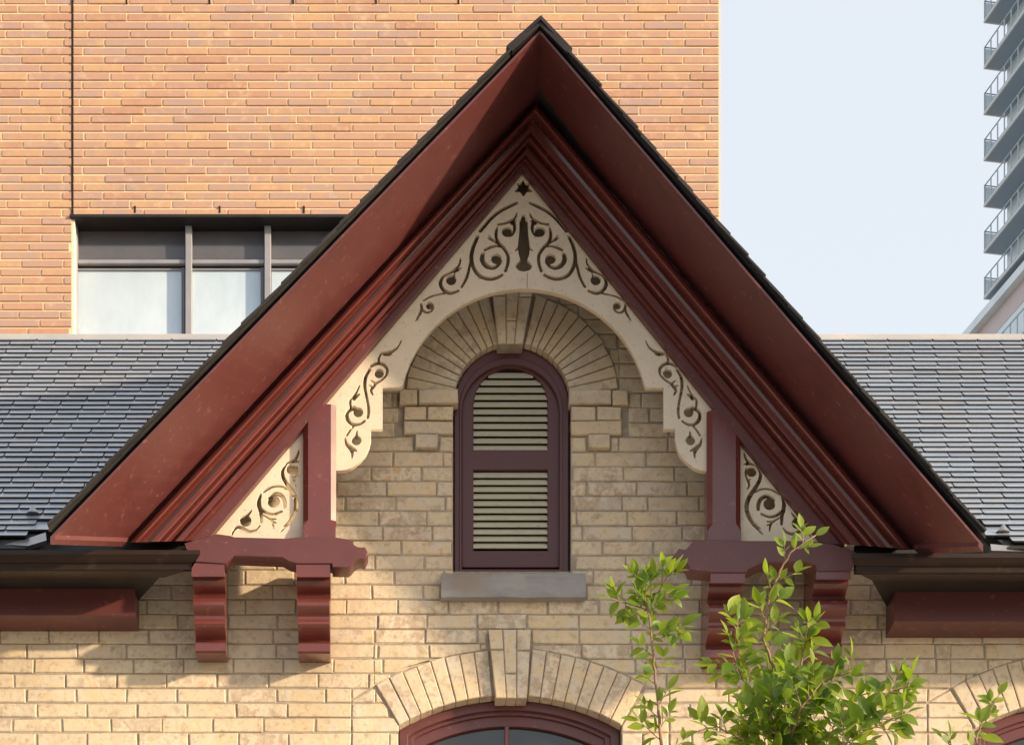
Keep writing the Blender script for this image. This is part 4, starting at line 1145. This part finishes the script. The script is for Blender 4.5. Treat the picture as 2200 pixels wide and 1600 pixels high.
def tree(stems, d, label, root, seed, dens=1.0, lsize=.060):
    rr = random.Random(seed)
    base = P(root[0], VY + CZ*F/(D-d), d)
    base.z = .13
    t = empty('young_tree', base, label, 'tree', None)
    leaves = []; tw = MB()
    def lf(p, dirv, size):
        dirv = dirv.normalized()
        up = Vector((rr.uniform(-.5, .5), rr.uniform(-1.2, -.1), rr.uniform(.2, 1.0)))
        y_ = up.cross(dirv)
        if y_.length < 1e-3: y_ = Vector((0,1,0))
        y_.normalize(); z_ = dirv.cross(y_)
        Mx = Matrix((dirv, y_, z_)).transposed().to_4x4()
        leaves.append((p.copy(), Mx, size))
    def twig(p0, dv, ln, r0):
        n = max(3, int(ln/.0145)); pts = [p0]; dv = dv.normalized(); p = p0.copy()
        cur = Vector((rr.uniform(-.10, .10), rr.uniform(-.10, .10), rr.uniform(-.02, .14)))
        for i in range(n):
            dv = (dv + cur*.6 + Vector((rr.uniform(-.08,.08), rr.uniform(-.08,.08), 0))).normalized(); p = p + dv*(ln/n); pts.append(p.copy())
            sidev = dv.cross(Vector((0,-1,.3))).normalized()*(1 if i % 2 else -1)
            ld = (dv*rr.uniform(.5,.9) + sidev*rr.uniform(.6, 1.0) + Vector((0, rr.uniform(-.6,.3), rr.uniform(-.35,.15))))
            if rr.random() < dens: lf(p, ld, lsize*rr.choice((.5,.7,.85,1,1.1,1.3))*rr.uniform(.85, 1.15))
        lf(p, dv, lsize*rr.uniform(.7, 1.1)); 
        tw.tube(pts, [r0*(1-.75*i/(len(pts)-1)) for i in range(len(pts))], 5)
    first = True; stem_m = MB()
    for S_ in stems:
        pts = [P(x, y, d+dd) for x, y, dd in S_['p']]
        rs = [S_.get('r', .012)*.62*(1-.8*i/(len(pts)-1)) + .0012 for i in range(len(pts))]
        # resample
        fine = []; fr = []
        for i in range(len(pts)-1):
            for k in range(6):
                tt = k/6; q = pts[i].lerp(pts[i+1], tt); q += Vector((rr.uniform(-.003,.003), 0, rr.uniform(-.002,.002))); fine.append(q); fr.append(rs[i]+(rs[i+1]-rs[i])*tt)
        fine.append(pts[-1]); fr.append(rs[-1]); stem_m.tube(fine, fr, 6)
        total = sum((fine[i+1]-fine[i]).length for i in range(len(fine)-1)); acc = 0; nxt = S_.get('start', .0)*total
        step = S_.get('step', .05); sg = 1
        for i in range(len(fine)-1):
            seg_ = fine[i+1]-fine[i]; acc += seg_.length
            if acc >= nxt:
                nxt += step*rr.uniform(.7, 1.3); sg = -sg; dv = seg_.normalized(); sidev = dv.cross(Vector((0,-1,0))).normalized()*sg
                frac = acc/total
                ln = S_.get('tw', .14)*(1.15-frac*.75)*rr.uniform(.55, 1.2)
                twig(fine[i], dv*rr.uniform(.5, 1.0)+sidev*rr.uniform(.7, 1.0)+Vector((0, rr.uniform(-.7,.5), .15)), ln, .0026)
                if rr.random() < .7: lf(fine[i], sidev*-1+dv*.6+Vector((0,rr.uniform(-.5,.2),0)), lsize*rr.uniform(.7,1.1))
        lf(fine[-1], (fine[-1]-fine[-3]), lsize)
    # trunk down to the ground
    top = P(root[0], root[1], d)
    mid = [top.lerp(base, k/8) + Vector((.03*math.sin(k*1.3)*(0<k<8), 0, 0)) for k in range(9)]
    tm = MB(); tm.tube(mid, [.016+.022*k/8 for k in range(9)], 8); tm.build('trunk', M['bark'], t, True)
    stem_m.add(tw.v, tw.f); stem_m.build('branches', M['bark'], t, True)
    leaves.sort(key=lambda q: (VY-(q[0].z-CZ)*F/(D+q[0].y) > 1610, -q[2]))
    sm = MB(); base_ = wloc(t)
    for i, (p, Mx, sz) in enumerate(leaves):
        me = LM[rr.randrange(len(LM))]
        if i < 300:
            o = bpy.data.objects.new('leaf', me); link(o, t); o.matrix_local = Matrix.Translation(p-base_) @ Mx @ Matrix.Scale(sz, 4)
        else:
            T_ = Matrix.Translation(p) @ Mx @ Matrix.Scale(sz, 4); sm.add([T_ @ v.co for v in me.vertices], [tuple(q.vertices) for q in me.polygons])
    if sm.v: o = sm.build('leaf', M['leaf'], t, True); o['kind'] = 'stuff'
    print('leaves', len(leaves))

tree([dict(p=[(1426,1720,0),(1420,1600,0),(1415,1530,.02),(1406,1440,0),(1398,1350,.03),(1386,1280,0),(1368,1235,0)], r=.009, step=.055, tw=.10, start=.02),
      dict(p=[(1390,1310,0),(1415,1270,0),(1436,1232,.05)], r=.004, step=.03, tw=.11),
      dict(p=[(1400,1370,0),(1440,1345,0),(1468,1362,.05)], r=.003, step=.05, tw=.05),
      dict(p=[(1392,1310,0),(1345,1295,0),(1310,1285,.05)], r=.003, step=.04, tw=.06)],
     2.1, 'slender young tree with one thin leafy shoot, left of the bushier one', (1426, 1720), 3, .95, .064)
tree([dict(p=[(1700,1760,0),(1692,1600,0),(1688,1500,0),(1660,1430,0),(1640,1370,.03),(1652,1290,0),(1676,1225,0),(1700,1185,.03),(1752,1150,.02)], r=.011, step=.052, tw=.125, start=.05),
      dict(p=[(1695,1620,0),(1640,1540,.1),(1600,1470,.05),(1575,1400,.1),(1585,1330,.1)], r=.007, step=.031, tw=.14),
      dict(p=[(1695,1620,0),(1600,1590,.1),(1540,1560,.15),(1500,1570,.15)], r=.006, step=.036, tw=.13),
      dict(p=[(1695,1600,0),(1720,1520,.2),(1770,1460,.2),(1830,1440,.2)], r=.006, step=.031, tw=.13),
      dict(p=[(1700,1640,0),(1790,1570,.1),(1860,1520,.1),(1920,1480,.1),(1955,1470,.1)], r=.007, step=.031, tw=.13),
      dict(p=[(1700,1660,0),(1810,1600,.2),(1880,1560,.2),(1950,1530,.2)], r=.006, step=.036, tw=.13),
      dict(p=[(1690,1520,0),(1720,1440,-.1),(1730,1380,-.1),(1735,1330,0)], r=.006, step=.036, tw=.11),
      dict(p=[(1700,1690,0),(1600,1640,.1),(1560,1620,.1)], r=.006, step=.05, tw=.13)],
     1.9, 'bushy young tree with bright green leaves in front of the right brackets', (1700, 1760), 8, .98, .068)
tree([dict(p=[(2092,1740,0),(2093,1640,0),(2100,1575,0),(2122,1530,0),(2146,1492,0)], r=.007, step=.055, tw=.055, start=.1),
      dict(p=[(2090,1660,0),(2050,1610,0),(2025,1585,0)], r=.004, step=.05, tw=.05)],
     2.0, 'small leafy shoot of a sapling by the lower right arched window', (2092, 1740), 21, .9, .062)
